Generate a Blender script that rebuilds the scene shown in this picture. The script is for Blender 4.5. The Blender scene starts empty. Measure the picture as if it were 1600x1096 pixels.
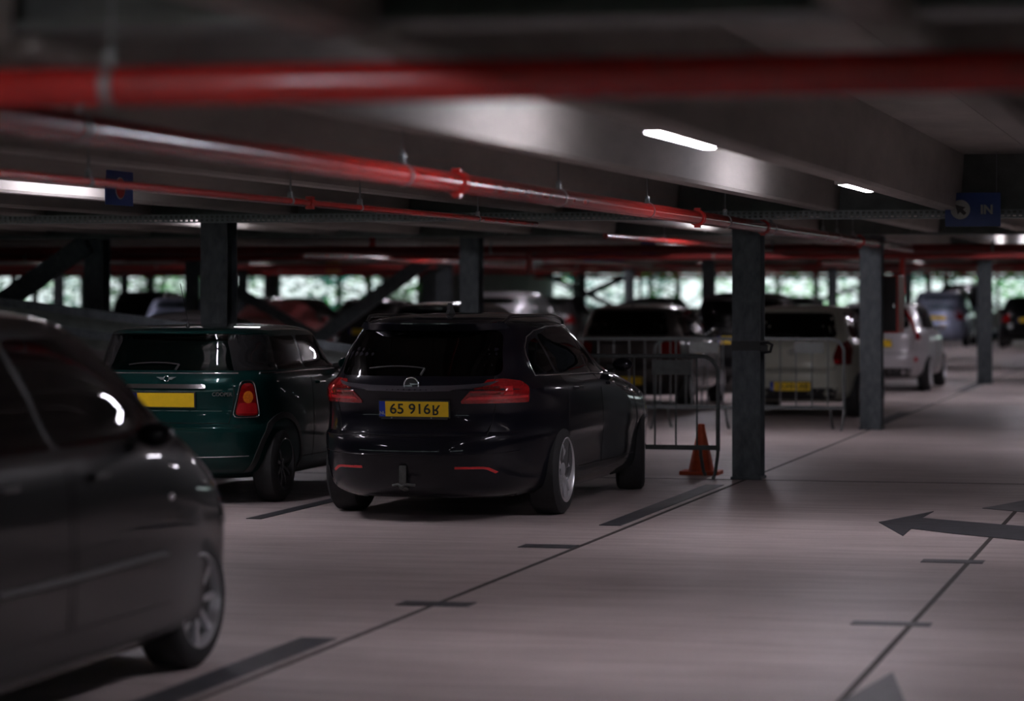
import bpy, bmesh, math, random
from mathutils import Vector, Matrix, geometry
from mathutils.bvhtree import BVHTree
R = math.radians
PI = math.pi
S = bpy.context.scene
COL = S.collection
random.seed(7)

# ------------------------------------------------------------------ camera
F_PX = 4500.0
YAW = R(13.83)
cd = bpy.data.cameras.new('camera')
cam = bpy.data.objects.new('camera', cd)
COL.objects.link(cam)
cam.location = (0, 0, 1.70)
cam.rotation_euler = (R(90), 0, YAW)
cd.sensor_width = 36
cd.lens = F_PX / 1600 * 36
cd.shift_y = -97 / 1600
cd.clip_start = 0.1
cd.clip_end = 600
cd.dof.use_dof = True
cd.dof.focus_distance = 21.2
cd.dof.aperture_fstop = 1.5
S.camera = cam
# ------------------------------------------------------------------ sky, sun, exposure
w = bpy.data.worlds.new('sky')
S.world = w
w.use_nodes = True
nt = w.node_tree
bg = nt.nodes['Background']
tc = nt.nodes.new('ShaderNodeTexCoord')
sx = nt.nodes.new('ShaderNodeSeparateXYZ')
sr = nt.nodes.new('ShaderNodeValToRGB')
sr.color_ramp.elements[0].position = 0
sr.color_ramp.elements[0].color = (.84, .96, .96, 1)
sr.color_ramp.elements[1].position = .5
sr.color_ramp.elements[1].color = (.30, .52, .95, 1)
nt.links.new(tc.outputs['Generated'], sx.inputs[0])
nt.links.new(sx.outputs['Z'], sr.inputs[0])
nt.links.new(sr.outputs[0], bg.inputs[0])
bg.inputs[1].default_value = 1.25
sd = bpy.data.lights.new('sun', 'SUN')
sd.energy = 7.5
sd.angle = R(0.6)
sd.color = (.97, 1.0, .98)
sun = bpy.data.objects.new('sun', sd)
COL.objects.link(sun)
sun.rotation_euler = Vector((-0.35, 0.45, 0.80)).to_track_quat('Z', 'Y').to_euler()
vs = S.view_settings
vs.view_transform = 'Standard'
vs.look = 'None'
vs.gamma = 1
vs.use_curve_mapping = False
vs.exposure = 0.0
LAMP = 74.0          # radiance of the fluorescent diffusers

# ------------------------------------------------------------------ materials
def mat(name, col, rough=.5, metal=0, coat=0, emit=None, es=1, spec=.5, var=0, scale=8, stretch=(1, 1, 1), bump=0, crough=.03):
    m = bpy.data.materials.new(name)
    m.use_nodes = True
    n = m.node_tree
    b = n.nodes['Principled BSDF']
    b.inputs['Base Color'].default_value = (*col, 1)
    b.inputs['Roughness'].default_value = rough
    b.inputs['Metallic'].default_value = metal
    b.inputs['Coat Weight'].default_value = coat
    b.inputs['Coat Roughness'].default_value = crough
    b.inputs['Specular IOR Level'].default_value = spec
    if emit:
        b.inputs['Emission Color'].default_value = (*emit, 1)
        b.inputs['Emission Strength'].default_value = es
    if var or bump:
        tc = n.nodes.new('ShaderNodeTexCoord')
        mp = n.nodes.new('ShaderNodeMapping')
        mp.inputs['Scale'].default_value = stretch
        nz = n.nodes.new('ShaderNodeTexNoise')
        nz.inputs['Scale'].default_value = scale
        nz.inputs['Detail'].default_value = 6
        nz.inputs['Roughness'].default_value = .6
        n.links.new(tc.outputs['Object'], mp.inputs[0])
        n.links.new(mp.outputs[0], nz.inputs['Vector'])
        if var:
            cr = n.nodes.new('ShaderNodeValToRGB')
            cr.color_ramp.elements[0].position = .3
            cr.color_ramp.elements[1].position = .72
            cr.color_ramp.elements[0].color = (*[c * (1 - var) for c in col], 1)
            cr.color_ramp.elements[1].color = (*[min(1, c * (1 + var)) for c in col], 1)
            n.links.new(nz.outputs['Fac'], cr.inputs[0])
            n.links.new(cr.outputs[0], b.inputs['Base Color'])
        if bump:
            bp = n.nodes.new('ShaderNodeBump')
            bp.inputs['Strength'].default_value = bump
            bp.inputs['Distance'].default_value = .02
            n.links.new(nz.outputs['Fac'], bp.inputs['Height'])
            n.links.new(bp.outputs[0], b.inputs['Normal'])
    return m

def glass_mat(name, tint, ior=1.42):
    m = bpy.data.materials.new(name)
    m.use_nodes = True
    n = m.node_tree
    n.nodes.remove(n.nodes['Principled BSDF'])
    out = n.nodes['Material Output']
    tr = n.nodes.new('ShaderNodeBsdfTransparent')
    tr.inputs[0].default_value = (*tint, 1)
    gl = n.nodes.new('ShaderNodeBsdfGlossy')
    gl.inputs['Roughness'].default_value = .02
    gl.inputs['Color'].default_value = (.9, .9, .95, 1)
    fr = n.nodes.new('ShaderNodeFresnel')
    fr.inputs['IOR'].default_value = ior
    mx = n.nodes.new('ShaderNodeMixShader')
    n.links.new(fr.outputs[0], mx.inputs[0])
    n.links.new(tr.outputs[0], mx.inputs[1])
    n.links.new(gl.outputs[0], mx.inputs[2])
    n.links.new(mx.outputs[0], out.inputs[0])
    return m

M = {}
M['concrete'] = mat('concrete', (.39, .37, .34), .75, var=.22, scale=1.6, stretch=(1, .35, 1.6), bump=.15)
M['slab'] = mat('slab_concrete', (.34, .325, .30), .8, var=.2, scale=1.2)
M['girder'] = mat('girder_steel', (.16, .175, .165), .45, .35, var=.25, scale=6)
M['column'] = mat('column_steel', (.098, .112, .122), .5, .45, var=.35, scale=14, stretch=(1, 1, .5))
M['galv'] = mat('galvanised_steel', (.30, .33, .33), .45, .6, var=.2, scale=20)
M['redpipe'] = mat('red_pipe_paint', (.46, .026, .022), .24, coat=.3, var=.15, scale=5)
M['redpipe_shaded'] = mat('shaded_red_pipe_paint', (.25, .020, .018), .5, var=.2, scale=5)  # pipe red darkened, the dim light on distant cross pipes put into colour
M['redpaint'] = mat('red_cabinet_paint', (.42, .03, .02), .4, var=.1, scale=5)
M['wall'] = mat('wall_concrete', (.16, .155, .15), .85, var=.2, scale=1)
M['joint'] = mat('joint_rubber', (.045, .035, .032), .7, var=.4, scale=9)
M['marking'] = mat('dark_floor_paint', (.050, .050, .058), .5, var=.35, scale=7)
M['marking_worn'] = mat('worn_floor_paint', (.10, .098, .108), .5, var=.3, scale=7)
M['tyre'] = mat('tyre_rubber', (.020, .020, .021), .8, var=.2, scale=30)
M['trim'] = mat('black_trim', (.035, .035, .036), .45, var=.1, scale=30)
M['gap'] = mat('panel_gap', (.004, .004, .004), .9, var=.1, scale=30)
M['under'] = mat('underbody', (.012, .012, .012), .8, var=.1, scale=10)
M['seat'] = mat('seat_fabric', (.03, .03, .034), .9, var=.3, scale=40)
M['chrome'] = mat('chrome', (.75, .75, .78), .12, 1, var=.03, scale=20)
M['alloy'] = mat('alloy_silver', (.58, .58, .60), .38, .7, var=.06, scale=20)
M['alloy_dark'] = mat('alloy_dark', (.13, .13, .14), .3, .8, var=.06, scale=20)
M['red_lens'] = mat('red_lens', (.26, .006, .008), .1, coat=1, var=.25, scale=25, stretch=(1, 1, 3))
M['red_lens_bright'] = mat('bright_red_lens', (.55, .015, .02), .15, coat=1, var=.1, scale=25)
M['dark_lens'] = mat('smoked_lens', (.14, .008, .008), .1, coat=1, var=.25, scale=25)
M['amber'] = mat('amber_lens', (.85, .22, .02), .12, coat=1, var=.2, scale=60)
M['clear_lens'] = mat('clear_lens', (.42, .44, .46), .08, .8, coat=1, var=.3, scale=30)
M['yellow'] = mat('plate_yellow', (.92, .60, .010), .45, var=.05, scale=20)
M['eu'] = mat('plate_blue', (.01, .05, .42), .4, var=.05, scale=20)
M['ink'] = mat('plate_ink', (.012, .012, .012), .6, var=.1, scale=20)
M['white'] = mat('white_print', (.55, .57, .55), .5, var=.05, scale=20)
M['signblue'] = mat('sign_blue', (.018, .05, .22), .35, var=.08, scale=8)
M['signgrey'] = mat('sign_grey', (.36, .38, .36), .45, var=.05, scale=8)
M['cone'] = mat('cone_orange', (.62, .085, .02), .55, var=.15, scale=14)
M['lamp_body'] = mat('lamp_housing', (.55, .55, .53), .5, var=.05, scale=9)
M['lamp'] = mat('lamp_diffuser', (.9, .9, .95), .4, emit=(.92, .87, .98), es=LAMP, var=.02)
M['bark'] = mat('bark', (.07, .055, .04), .9, var=.3, scale=8)
M['trim_gloss'] = mat('gloss_black_trim', (.03, .03, .032), .15, .3, coat=1, var=.05)
M['chrome_dark'] = mat('satin_chrome', (.30, .29, .32), .28, .9, var=.05)
M['tow'] = mat('tow_bar_steel', (.10, .105, .10), .45, .5, var=.3, scale=30)
M['grass'] = mat('grass', (.07, .15, .06), .9, var=.5, scale=2)
M['kerb'] = mat('asphalt', (.16, .16, .17), .9, var=.3, scale=3)
M['orange_box'] = mat('orange_plastic', (.75, .35, .08), .5, var=.1)

def leaf_mat(name, col, trans):
    m = bpy.data.materials.new(name)
    m.use_nodes = True
    n = m.node_tree
    b = n.nodes['Principled BSDF']
    b.inputs['Roughness'].default_value = .35
    out = n.nodes['Material Output']
    oi = n.nodes.new('ShaderNodeTexCoord')
    nz = n.nodes.new('ShaderNodeTexNoise')
    nz.inputs['Scale'].default_value = 1.3
    cr = n.nodes.new('ShaderNodeValToRGB')
    cr.color_ramp.elements[0].position = .35
    cr.color_ramp.elements[1].position = .65
    cr.color_ramp.elements[0].color = (col[0] * .5, col[1] * .6, col[2] * .6, 1)
    cr.color_ramp.elements[1].color = (col[0] * 1.3, col[1] * 1.2, col[2], 1)
    n.links.new(oi.outputs['Object'], nz.inputs['Vector'])
    n.links.new(nz.outputs['Fac'], cr.inputs[0])
    n.links.new(cr.outputs[0], b.inputs['Base Color'])
    tl = n.nodes.new('ShaderNodeBsdfTranslucent')
    tl.inputs[0].default_value = (*trans, 1)
    mx = n.nodes.new('ShaderNodeMixShader')
    mx.inputs[0].default_value = .5
    n.links.new(b.outputs[0], mx.inputs[1])
    n.links.new(tl.outputs[0], mx.inputs[2])
    n.links.new(mx.outputs[0], out.inputs[0])
    return m
M['leaf_a'] = leaf_mat('leaf_green', (.04, .16, .04), (.09, .42, .07))
M['leaf_b'] = leaf_mat('leaf_pale', (.16, .32, .16), (.32, .62, .26))
M['leaf_c'] = leaf_mat('leaf_blue_green', (.03, .12, .11), (.05, .30, .22))

# floor: brownish concrete with streaks of wear across the lane
def floor_mat():
    m = mat('floor_concrete', (.30, .25, .25), .42, spec=.45)
    n = m.node_tree
    b = n.nodes['Principled BSDF']
    tc = n.nodes.new('ShaderNodeTexCoord')
    def noise(sc, stretch, det):
        mp = n.nodes.new('ShaderNodeMapping')
        mp.inputs['Scale'].default_value = stretch
        z = n.nodes.new('ShaderNodeTexNoise')
        z.inputs['Scale'].default_value = sc
        z.inputs['Detail'].default_value = det
        z.inputs['Roughness'].default_value = .65
        n.links.new(tc.outputs['Object'], mp.inputs[0])
        n.links.new(mp.outputs[0], z.inputs['Vector'])
        return z
    a = noise(.55, (1, 1.2, 1), 5)
    c = noise(2.2, (.35, 3.2, 1), 7)
    d = noise(40, (1, 1, 1), 3)
    ad = n.nodes.new('ShaderNodeMath'); ad.operation = 'ADD'
    n.links.new(a.outputs['Fac'], ad.inputs[0]); n.links.new(c.outputs['Fac'], ad.inputs[1])
    mu = n.nodes.new('ShaderNodeMath'); mu.operation = 'MULTIPLY_ADD'
    mu.inputs[1].default_value = .35
    n.links.new(d.outputs['Fac'], mu.inputs[0]); n.links.new(ad.outputs[0], mu.inputs[2])
    mr = n.nodes.new('ShaderNodeMapRange')
    mr.inputs['From Min'].default_value = .85
    mr.inputs['From Max'].default_value = 1.5
    n.links.new(mu.outputs[0], mr.inputs[0])
    cr = n.nodes.new('ShaderNodeValToRGB')
    cr.color_ramp.elements[0].color = (.34, .28, .27, 1)
    cr.color_ramp.elements[1].color = (.62, .53, .51, 1)
    n.links.new(mr.outputs[0], cr.inputs[0])
    n.links.new(cr.outputs[0], b.inputs['Base Color'])
    rr = n.nodes.new('ShaderNodeMapRange')
    rr.inputs['To Min'].default_value = .62
    rr.inputs['To Max'].default_value = .36
    n.links.new(c.outputs['Fac'], rr.inputs[0])
    n.links.new(rr.outputs[0], b.inputs['Roughness'])
    return m
M['floor'] = floor_mat()

# ------------------------------------------------------------------ mesh helpers
def obj(name, bm, m, parent=None, smooth=None, loc=None):
    me = bpy.data.meshes.new(name)
    bm.to_mesh(me)
    bm.free()
    return link(name, me, m, parent, smooth, loc)

def link(name, me, m, parent=None, smooth=None, loc=None):
    o = bpy.data.objects.new(name, me)
    COL.objects.link(o)
    if m is not None:
        if len(me.materials) == 0:
            me.materials.append(m)
    if smooth is not None:
        for p in me.polygons:
            p.use_smooth = True
        me.set_sharp_from_angle(angle=R(smooth))
    if parent:
        o.parent = parent
    if loc:
        o.location = loc
    return o

def tag(o, label=None, cat=None, group=None, kind=None):
    if label: o['label'] = label
    if cat: o['category'] = cat
    if group: o['group'] = group
    if kind: o['kind'] = kind
    return o

def thing(name, label, cat, loc=(0, 0, 0), rz=0, group=None):
    o = bpy.data.objects.new(name, None)
    o.empty_display_size = .2
    COL.objects.link(o)
    o.location = loc
    o.rotation_euler = (0, 0, rz)
    return tag(o, label, cat, group)

def copy_tree(o, parent=None):
    c = o.copy()
    COL.objects.link(c)
    if parent is not None:
        c.parent = parent
    for ch in list(o.children):
        copy_tree(ch, c)
    return c

def box(bm, c, s, rz=0, bev=0):
    r = bmesh.ops.create_cube(bm, size=1)
    vs_ = r['verts']
    mt = Matrix.Translation(c) @ Matrix.Rotation(rz, 4, 'Z') @ Matrix.Diagonal((*s, 1))
    bmesh.ops.transform(bm, matrix=mt, verts=vs_)
    if bev:
        es = {e for v in vs_ for e in v.link_edges}
        bmesh.ops.bevel(bm, geom=list(es), offset=bev, segments=2, affect='EDGES', profile=.6)

def tube(bm, pts, r, n=10, cap=True, closed=False):
    pts = [Vector(p) for p in pts]
    rs = r if isinstance(r, (list, tuple)) else [r] * len(pts)
    rings = []
    prev = None
    N = len(pts)
    for i, p in enumerate(pts):
        if closed:
            t = pts[(i + 1) % N] - pts[i - 1]
        else:
            t = (pts[min(i + 1, N - 1)] - pts[max(i - 1, 0)])
        t.normalize()
        if prev is None:
            a = Vector((0, 0, 1)) if abs(t.z) < .9 else Vector((1, 0, 0))
            u = t.cross(a).normalized()
        else:
            u = (prev - t * prev.dot(t)).normalized()
        prev = u
        v = t.cross(u)
        rings.append([bm.verts.new(p + (u * math.cos(2 * PI * k / n) + v * math.sin(2 * PI * k / n)) * rs[i]) for k in range(n)])
    m = N if closed else N - 1
    for i in range(m):
        a, b = rings[i], rings[(i + 1) % N]
        for k in range(n):
            bm.faces.new((a[k], a[(k + 1) % n], b[(k + 1) % n], b[k]))
    if cap and not closed:
        bm.faces.new(rings[0][::-1])
        bm.faces.new(rings[-1])

def lathe(bm, prof, axis='X', n=32, c=(0, 0, 0), closed=False):
    """prof: list of (axial, radius)"""
    c = Vector(c)
    rings = []
    for a, r in prof:
        ring = []
        for k in range(n):
            t = 2 * PI * k / n
            if axis == 'X': p = Vector((a, r * math.cos(t), r * math.sin(t)))
            elif axis == 'Y': p = Vector((r * math.cos(t), a, r * math.sin(t)))
            else: p = Vector((r * math.cos(t), r * math.sin(t), a))
            ring.append(bm.verts.new(c + p))
        rings.append(ring)
    m = len(rings)
    for i in range(m if closed else m - 1):
        a, b = rings[i], rings[(i + 1) % m]
        for k in range(n):
            bm.faces.new((a[k], a[(k + 1) % n], b[(k + 1) % n], b[k]))
    if not closed:
        for ring in (rings[0], rings[-1]):
            bm.faces.new(ring)
    bmesh.ops.recalc_face_normals(bm, faces=bm.faces)

def prism(bm, poly, z0, z1, f=lambda a, b, d: (a, b, d)):
    lo = [bm.verts.new(f(a, b, z0)) for a, b in poly]
    hi = [bm.verts.new(f(a, b, z1)) for a, b in poly]
    n = len(poly)
    bm.faces.new(lo)
    bm.faces.new(hi)
    for i in range(n):
        bm.faces.new((lo[i], lo[(i + 1) % n], hi[(i + 1) % n], hi[i]))
    bmesh.ops.recalc_face_normals(bm, faces=bm.faces)

def rounded(poly, r, k=4):
    out = []
    n = len(poly)
    for i in range(n):
        p = Vector(poly[i]); a = Vector(poly[i - 1]); b = Vector(poly[(i + 1) % n])
        da, db = (a - p), (b - p)
        rr = min(r, da.length * .45, db.length * .45)
        s, e = p + da.normalized() * rr, p + db.normalized() * rr
        for j in range(k + 1):
            t = j / k
            q = s * (1 - t) ** 2 + p * 2 * t * (1 - t) + e * t * t
            out.append((q.x, q.y))
    return out

def text_mesh(txt, size, depth=.002, bold=.0, flip=False):
    cu = bpy.data.curves.new('t', 'FONT')
    cu.body = txt
    cu.size = size
    cu.extrude = depth / 2
    cu.offset = bold
    cu.align_x = 'CENTER'
    cu.align_y = 'CENTER'
    o = bpy.data.objects.new('t', cu)
    COL.objects.link(o)
    dg = bpy.context.evaluated_depsgraph_get()
    me = bpy.data.meshes.new_from_object(o.evaluated_get(dg))
    bpy.data.objects.remove(o)
    me.materials.clear()
    if flip:
        me.transform(Matrix.Diagonal((1, -1, 1, 1)))
        me.flip_normals()
    return me

# ------------------------------------------------------------------ the shell
def struct(name, bm, m, smooth=None, loc=None, parent=None):
    o = obj(name, bm, m, parent, smooth, loc)
    if parent is None:
        o['kind'] = 'structure'
    return o

U0, U1, V0, V1 = -50.0, 12.0, -16.0, 104.0
bm = bmesh.new()
box(bm, ((U0 + U1) / 2, (V0 + V1) / 2, -.15), (U1 - U0, V1 - V0, .30))
struct('floor', bm, M['floor'])
bm = bmesh.new()
box(bm, ((U0 + U1) / 2, (V0 + V1) / 2, 3.05), (U1 - U0, V1 - V0, .2))
struct('ceiling', bm, M['slab'])
# side walls
for nm, u in (('wall_left', U0), ('wall_right', U1)):
    bm = bmesh.new()
    box(bm, (u, (V0 + V1) / 2, 1.5), (.2, V1 - V0, 3.3))
    struct(nm, bm, M['wall'])
# open facades: a low parapet below and a fascia above the gap
def facade(nm, ua, ub, v, zp=1.02, zf=2.24):
    bm = bmesh.new()
    box(bm, ((ua + ub) / 2, v, zp / 2 - .1), (ub - ua, .16, zp + .2))
    box(bm, ((ua + ub) / 2, v, (zf + 3.1) / 2), (ub - ua, .2, 3.1 - zf))
    struct(nm, bm, M['wall'])
FLV = 90.0
facade('wall_back', -24.1, U1, V1)
facade('wall_back', U0, -24.1, FLV)
facade('wall_front', U0, U1, V0)
bm = bmesh.new()
box(bm, (-24.1, (FLV + V1) / 2, 1.5), (.18, V1 - FLV, 3.2))
struct('wall_step', bm, M['wall'])
k = 0
for ua, ub, v in ((-24.1, U1, V1), (U0, -24.1, FLV), (U0, U1, V0)):
    u = ua + .9
    while u < ub:
        if -46 < u < 8:
            k += 1
            bm = bmesh.new()
            box(bm, (u, v, 1.62), (.2 if k % 2 else .1, .12, 1.36))
            struct('trim_%d' % k, bm, M['girder'])
        u += 2.45 if k % 3 else 1.6
# rows of steel girders across the hall, and the double-tee planks of each bay
ROWS = [-15.5, 7.62, 25.36, 34.65, 51.9, 69.2, 86.5, 103.4]
for i, v in enumerate(ROWS[1:]):
    bm = bmesh.new()
    x0, x1 = (U0 + .1, U1 - .1) if v < 88 else (-24.0, U1 - .1)
    L, cx = x1 - x0, (x0 + x1) / 2
    zb = 2.42 if i == 0 else 2.34
    box(bm, (cx, v, zb + .01), (L, .34, .02))
    box(bm, (cx, v, (zb + 2.95) / 2), (L, .014, 2.95 - zb))
    box(bm, (cx, v, 2.94), (L, .30, .02))
    x = x0 + 1.3
    while x < x1:
        box(bm, (x, v, (zb + 2.95) / 2), (.012, .28, 2.9 - zb))
        x += 2.5
    struct('trim_girder', bm, M['girder'])

def tee(L):
    """one double-tee plank 2.5 m wide with two tapered ribs, running along Y from 0 to L"""
    bm = bmesh.new()
    for s in (-.53, .53):
        prism(bm, [(s - .062, 2.375), (s + .062, 2.375), (s + .082, 2.395), (s + .115, 2.87), (s - .115, 2.87), (s - .082, 2.395)], 0, L,
              lambda a, b, d: (a, d, b))
    prism(bm, [(-1.244, 2.87), (1.244, 2.87), (1.244, 2.95), (-1.244, 2.95)], 0, L, lambda a, b, d: (a, d, b))
    me = bpy.data.meshes.new('ceiling_plank')
    bm.to_mesh(me); bm.free()
    me.materials.append(M['concrete'])
    return me
for i in range(len(ROWS) - 1):
    va, vb = ROWS[i] + .17, ROWS[i + 1] - .17
    if i == 0: va = -15.8
    if i > 0: va, vb = ROWS[i] + .03, ROWS[i + 1] - .03
    me = tee(vb - va)
    for kk in range(-20, 6):
        u = -2.82 + 2.5 * kk
        if u - 1.25 < -.50 * vb - 4 or u > 9 or u < U0 + 1.35 or (i > 3 and u > 4):
            continue
        if i == 6 and u < -23: continue
        if i == 0 and not (-9 < u < 5): continue
        o = bpy.data.objects.new('ceiling_plank', me)
        COL.objects.link(o)
        o.location = (u, va, 0)
        o['kind'] = 'structure'

# perforated cable tray hung in front of the girder
def tray(ua, ub, v, z):
    bm = bmesh.new()
    h, p = .062, .05
    for zz in (z, z + h / 2, z + h):
        box(bm, ((ua + ub) / 2, v, zz), (ub - ua, .004, .011 if zz != z + h / 2 else .009))
    box(bm, ((ua + ub) / 2, v + .06, z - .006), (ub - ua, .12, .003))
    x = ua
    while x < ub:
        box(bm, (x, v, z + h * .25), (.024, .004, .024))
        box(bm, (x + p / 2 * 0, v, z + h * .75), (.024, .004, .024))
        x += p
    return bm
bm = tray(-16.0, 3.0, 25.10, 2.315)
tag(obj('cable_tray', bm, M['galv']), 'long perforated steel cable tray running across under the ceiling beams before the front columns', 'cable tray')

# ------------------------------------------------------------------ floor lines and paint
def strip(name, poly, z, m, label, cat, group=None, t=.004):
    bm = bmesh.new()
    prism(bm, poly, z - t, z)
    o = obj(name, bm, M[m])
    return tag(o, label, cat, group)
def rect(u0, u1, v0, v1): return [(u0, v0), (u1, v0), (u1, v1), (u0, v1)]
nn = 0
for poly in (rect(-4.115, -4.085, 2, 25.28), rect(-4.115, -4.085, 25.5, 103), rect(-1.535, -1.505, 2, 34), rect(-14, 11, 25.29, 25.325),
             rect(-14, 11, 42.9, 42.94), rect(-9.1, -9.075, 26, 88)):
    nn += 1
    bm = bmesh.new()
    prism(bm, poly, -.002, .003)
    struct('trim_joint_%d' % nn, bm, M['joint'])

marks = [(-4.30, 18.47, .36, .24, 'short dark dash across the lane joint, in front of the long black estate car'),
         (-4.10, 14.95, .40, .20, 'short dark dash across the lane joint beside the nearest alloy wheel'),
         (-1.62, 18.05, .38, .20, 'short faded dash across the right joint just below the turn arrow'),
         (-1.62, 14.62, .40, .16, 'faint faded dash across the right joint, the nearer of two there')]
for u, v, wd, dp, lb in marks:
    strip('floor_dash', rect(u - wd / 2, u + wd / 2, v - dp / 2, v + dp / 2), .004, 'marking', lb, 'floor marking', 'short dashes across the joints')
lines = [(rect(-4.33, -4.17, 20.2, 24.6), 'long dark bay line on the floor beside the black estate car'),
         (rect(-4.34, -4.16, 9.0, 13.35), 'blurred dark bay line on the floor in front of the nearest wheel'),
         (rect(-6.98, -6.86, 20.15, 25.0), 'dark bay line on the floor between the green hatchback and the estate'),
         (rect(-4.28, -4.12, 35.3, 39.6), 'dark bay line on the floor right of the pale hatchback'),
         (rect(-4.28, -4.12, 48.0, 54.5), 'distant dark bay line on the floor at the foot of the far right column'),
         (rect(-9.3, -9.16, 20.2, 24.9), 'dark bay line on the floor left of the green hatchback')]
for poly, lb in lines:
    strip('bay_line', poly, .004, 'marking', lb, 'floor marking', 'dark painted bay lines')
def ground(px, py):
    Z = F_PX * 1.7 / (py - 451.0); X = (px - 800) / F_PX * Z
    return (-math.sin(YAW) * Z + math.cos(YAW) * X, math.cos(YAW) * Z + math.sin(YAW) * X)
# the turn arrow, its outline in metres on the floor
arrow = [ground(*p) for p in ((1373, 817), (1459, 800), (1441, 810.5), (1531, 818), (1600, 823.5), (1660, 828), (1655, 851), (1586, 844.5), (1490, 835), (1424, 827), (1411, 838.5))]
strip('turn_arrow', arrow, .005, 'marking', 'dark painted arrow on the floor pointing left toward the parked cars', 'floor marking')
strip('turn_arrow', [ground(*p) for p in ((1395, 1052), (1413, 1096), (1450, 1190), (1200, 1180), (1318, 1096))], .005, 'marking_worn',
      'worn grey arrow head on the floor at the bottom right edge', 'floor marking')
strip('old_arrow', [ground(*p) for p in ((1535, 795), (1600, 783), (1700, 778), (1700, 800), (1600, 801))], .004, 'marking_worn',
      'faint worn patch of old paint above the shaft of the turn arrow', 'floor marking')

# ------------------------------------------------------------------ steel columns (H section)
def column(u, v, label, w=.21, group=None, ztop=2.34):
    t = thing('steel_column', label, 'column', (u, v, 0), group=group)
    bm = bmesh.new()
    tf, d = .016, w * 1.12
    box(bm, (0, -d / 2 + tf / 2, ztop / 2), (w, tf, ztop))
    box(bm, (0, d / 2 - tf / 2, ztop / 2), (w, tf, ztop))
    box(bm, (0, 0, ztop / 2), (.012, d - 2 * tf, ztop))
    obj('shaft', bm, M['column'], t)
    bm = bmesh.new()
    box(bm, (0, 0, .012), (w + .02, d + .06, .024))
    for a in (-1, 1):
        for b in (-1, 1):
            box(bm, (a * w * .36, b * (d / 2 + .015), .032), (.026, .022, .02))
    obj('base_plate', bm, M['column'], t)
    return t
colA = column(-4.10, 25.5, 'nearest dark steel column, at the right end of the crowd barrier by the cone', w=.25)
bm = bmesh.new()
box(bm, (0, 0, 1.19), (.262, .30, .085))
obj('strap', bm, M['trim'], colA)
bm = bmesh.new()
tube(bm, [(.13, -.15, 1.21), (.20, -.17, 1.22), (.235, -.15, 1.20), (.22, -.16, 1.14), (.15, -.16, 1.13)], .014, 8)
box(bm, (.165, -.165, 1.17), (.07, .05, .06), bev=.008)
obj('padlock', bm, M['trim'], colA)
column(-4.10, 34.85, 'second dark steel column, standing right of the pale hatchback with the red cabinet behind it', w=.255)
column(-9.10, 25.5, 'dark steel column rising behind the roof of the green hatchback', w=.26)
column(-9.10, 34.85, 'dark steel column rising behind the roof of the long black estate car', w=.24)
column(-14.1, 34.85, 'steel column at the left with the diagonal braces meeting its side', w=.25)
column(-4.10, 52.0, 'far right steel column standing alone on the open lane', w=.25)
column(-9.10, 52.0, 'steel column behind the black van', w=.21)
column(-14.1, 52.0, 'steel column at the top of the long diagonal brace behind the black estate', w=.25)
column(-19.1, 52.0, 'column in the second row back, mostly hidden behind the post over the green hatchback')
for v in (69.2, 86.5):
    for u in (-9.1, -14.1, -19.1, -24.1, -29.1, -34.1):
        column(u, v + .1, 'distant dark steel column among the far rows of cars before the green daylight', group='distant steel columns')

def brace(a, b, w, label, t=.09):
    a, b = Vector(a), Vector(b)
    d = (b - a)
    L = d.length
    bm = bmesh.new()
    box(bm, (0, 0, 0), (L, .012, w))
    box(bm, (0, .04, w / 2), (L, t, .012))
    box(bm, (0, .04, -w / 2), (L, t, .012))
    o = obj('diagonal_brace', bm, M['column'])
    o.matrix_world = Matrix.Translation((a + b) / 2) @ Matrix.Rotation(-math.atan2(d.z, math.hypot(d.x, d.y)) * (1 if d.x >= 0 else -1), 4, 'Y')
    return tag(o, label, 'brace')
brace((-14.16, 34.62, 2.28), (-17.6, 34.62, .05), .24, 'broad grey diagonal brace running down to the left from the leftmost column')
brace((-17.6, 34.78, 2.28), (-14.2, 34.78, .35), .13, 'thinner diagonal brace crossing behind the broad one at the left edge')
brace((-14.3, 51.7, 2.28), (-16.5, 51.7, .75), .25, 'long diagonal brace sloping down left behind the parked cars in the middle')
brace((-18.95, 51.8, 2.1), (-16.5, 51.8, .75), .17, 'diagonal brace sloping down right to meet the long brace behind the silver car')
brace((-17.2, 86.2, 2.25), (-22.38, 86.2, .02), .17, 'far diagonal brace, one arm of the small cross against the daylight')
brace((-20.4, 86.0, 2.25), (-15.5, 86.0, .02), .14, 'far diagonal brace, other arm of the small cross against the daylight')
brace((-9.2, 86.2, 2.2), (-15.6, 86.2, .02), .10, 'thin far brace between the two right-hand posts against the daylight')

# sloping guard rail of the ramp, at the left behind the green hatchback
t = thing('ramp_guard_rail', 'long grey steel guard rail sloping down to the right behind the green hatchback', 'guard rail', (-13.7, 31.0, 0))
sl = -.125
def rail(zoff, h, dp, yoff):
    bm = bmesh.new()
    a, b = -6.0, 6.6
    prism(bm, [(a, 1.56 + zoff + sl * a), (b, 1.56 + zoff + sl * b), (b, 1.56 + zoff + h + sl * b), (a, 1.56 + zoff + h + sl * a)], yoff, yoff + dp, lambda x, z, d: (x, d, z))
    return bm
obj('rail', rail(-.06, .09, .14, -.05), M['column'], t)
obj('rail', rail(-.30, .10, .12, -.06), M['column'], t)
obj('web_plate', rail(-.42, .40, .012, .02), M['girder'], t)
for x in (-4, -1.5, 1.5, 4.2):
    bm = bmesh.new()
    box(bm, (x, .08, (1.2 + sl * x) / 2), (.10, .08, 1.2 + sl * x))
    obj('post', bm, M['column'], t)

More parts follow.
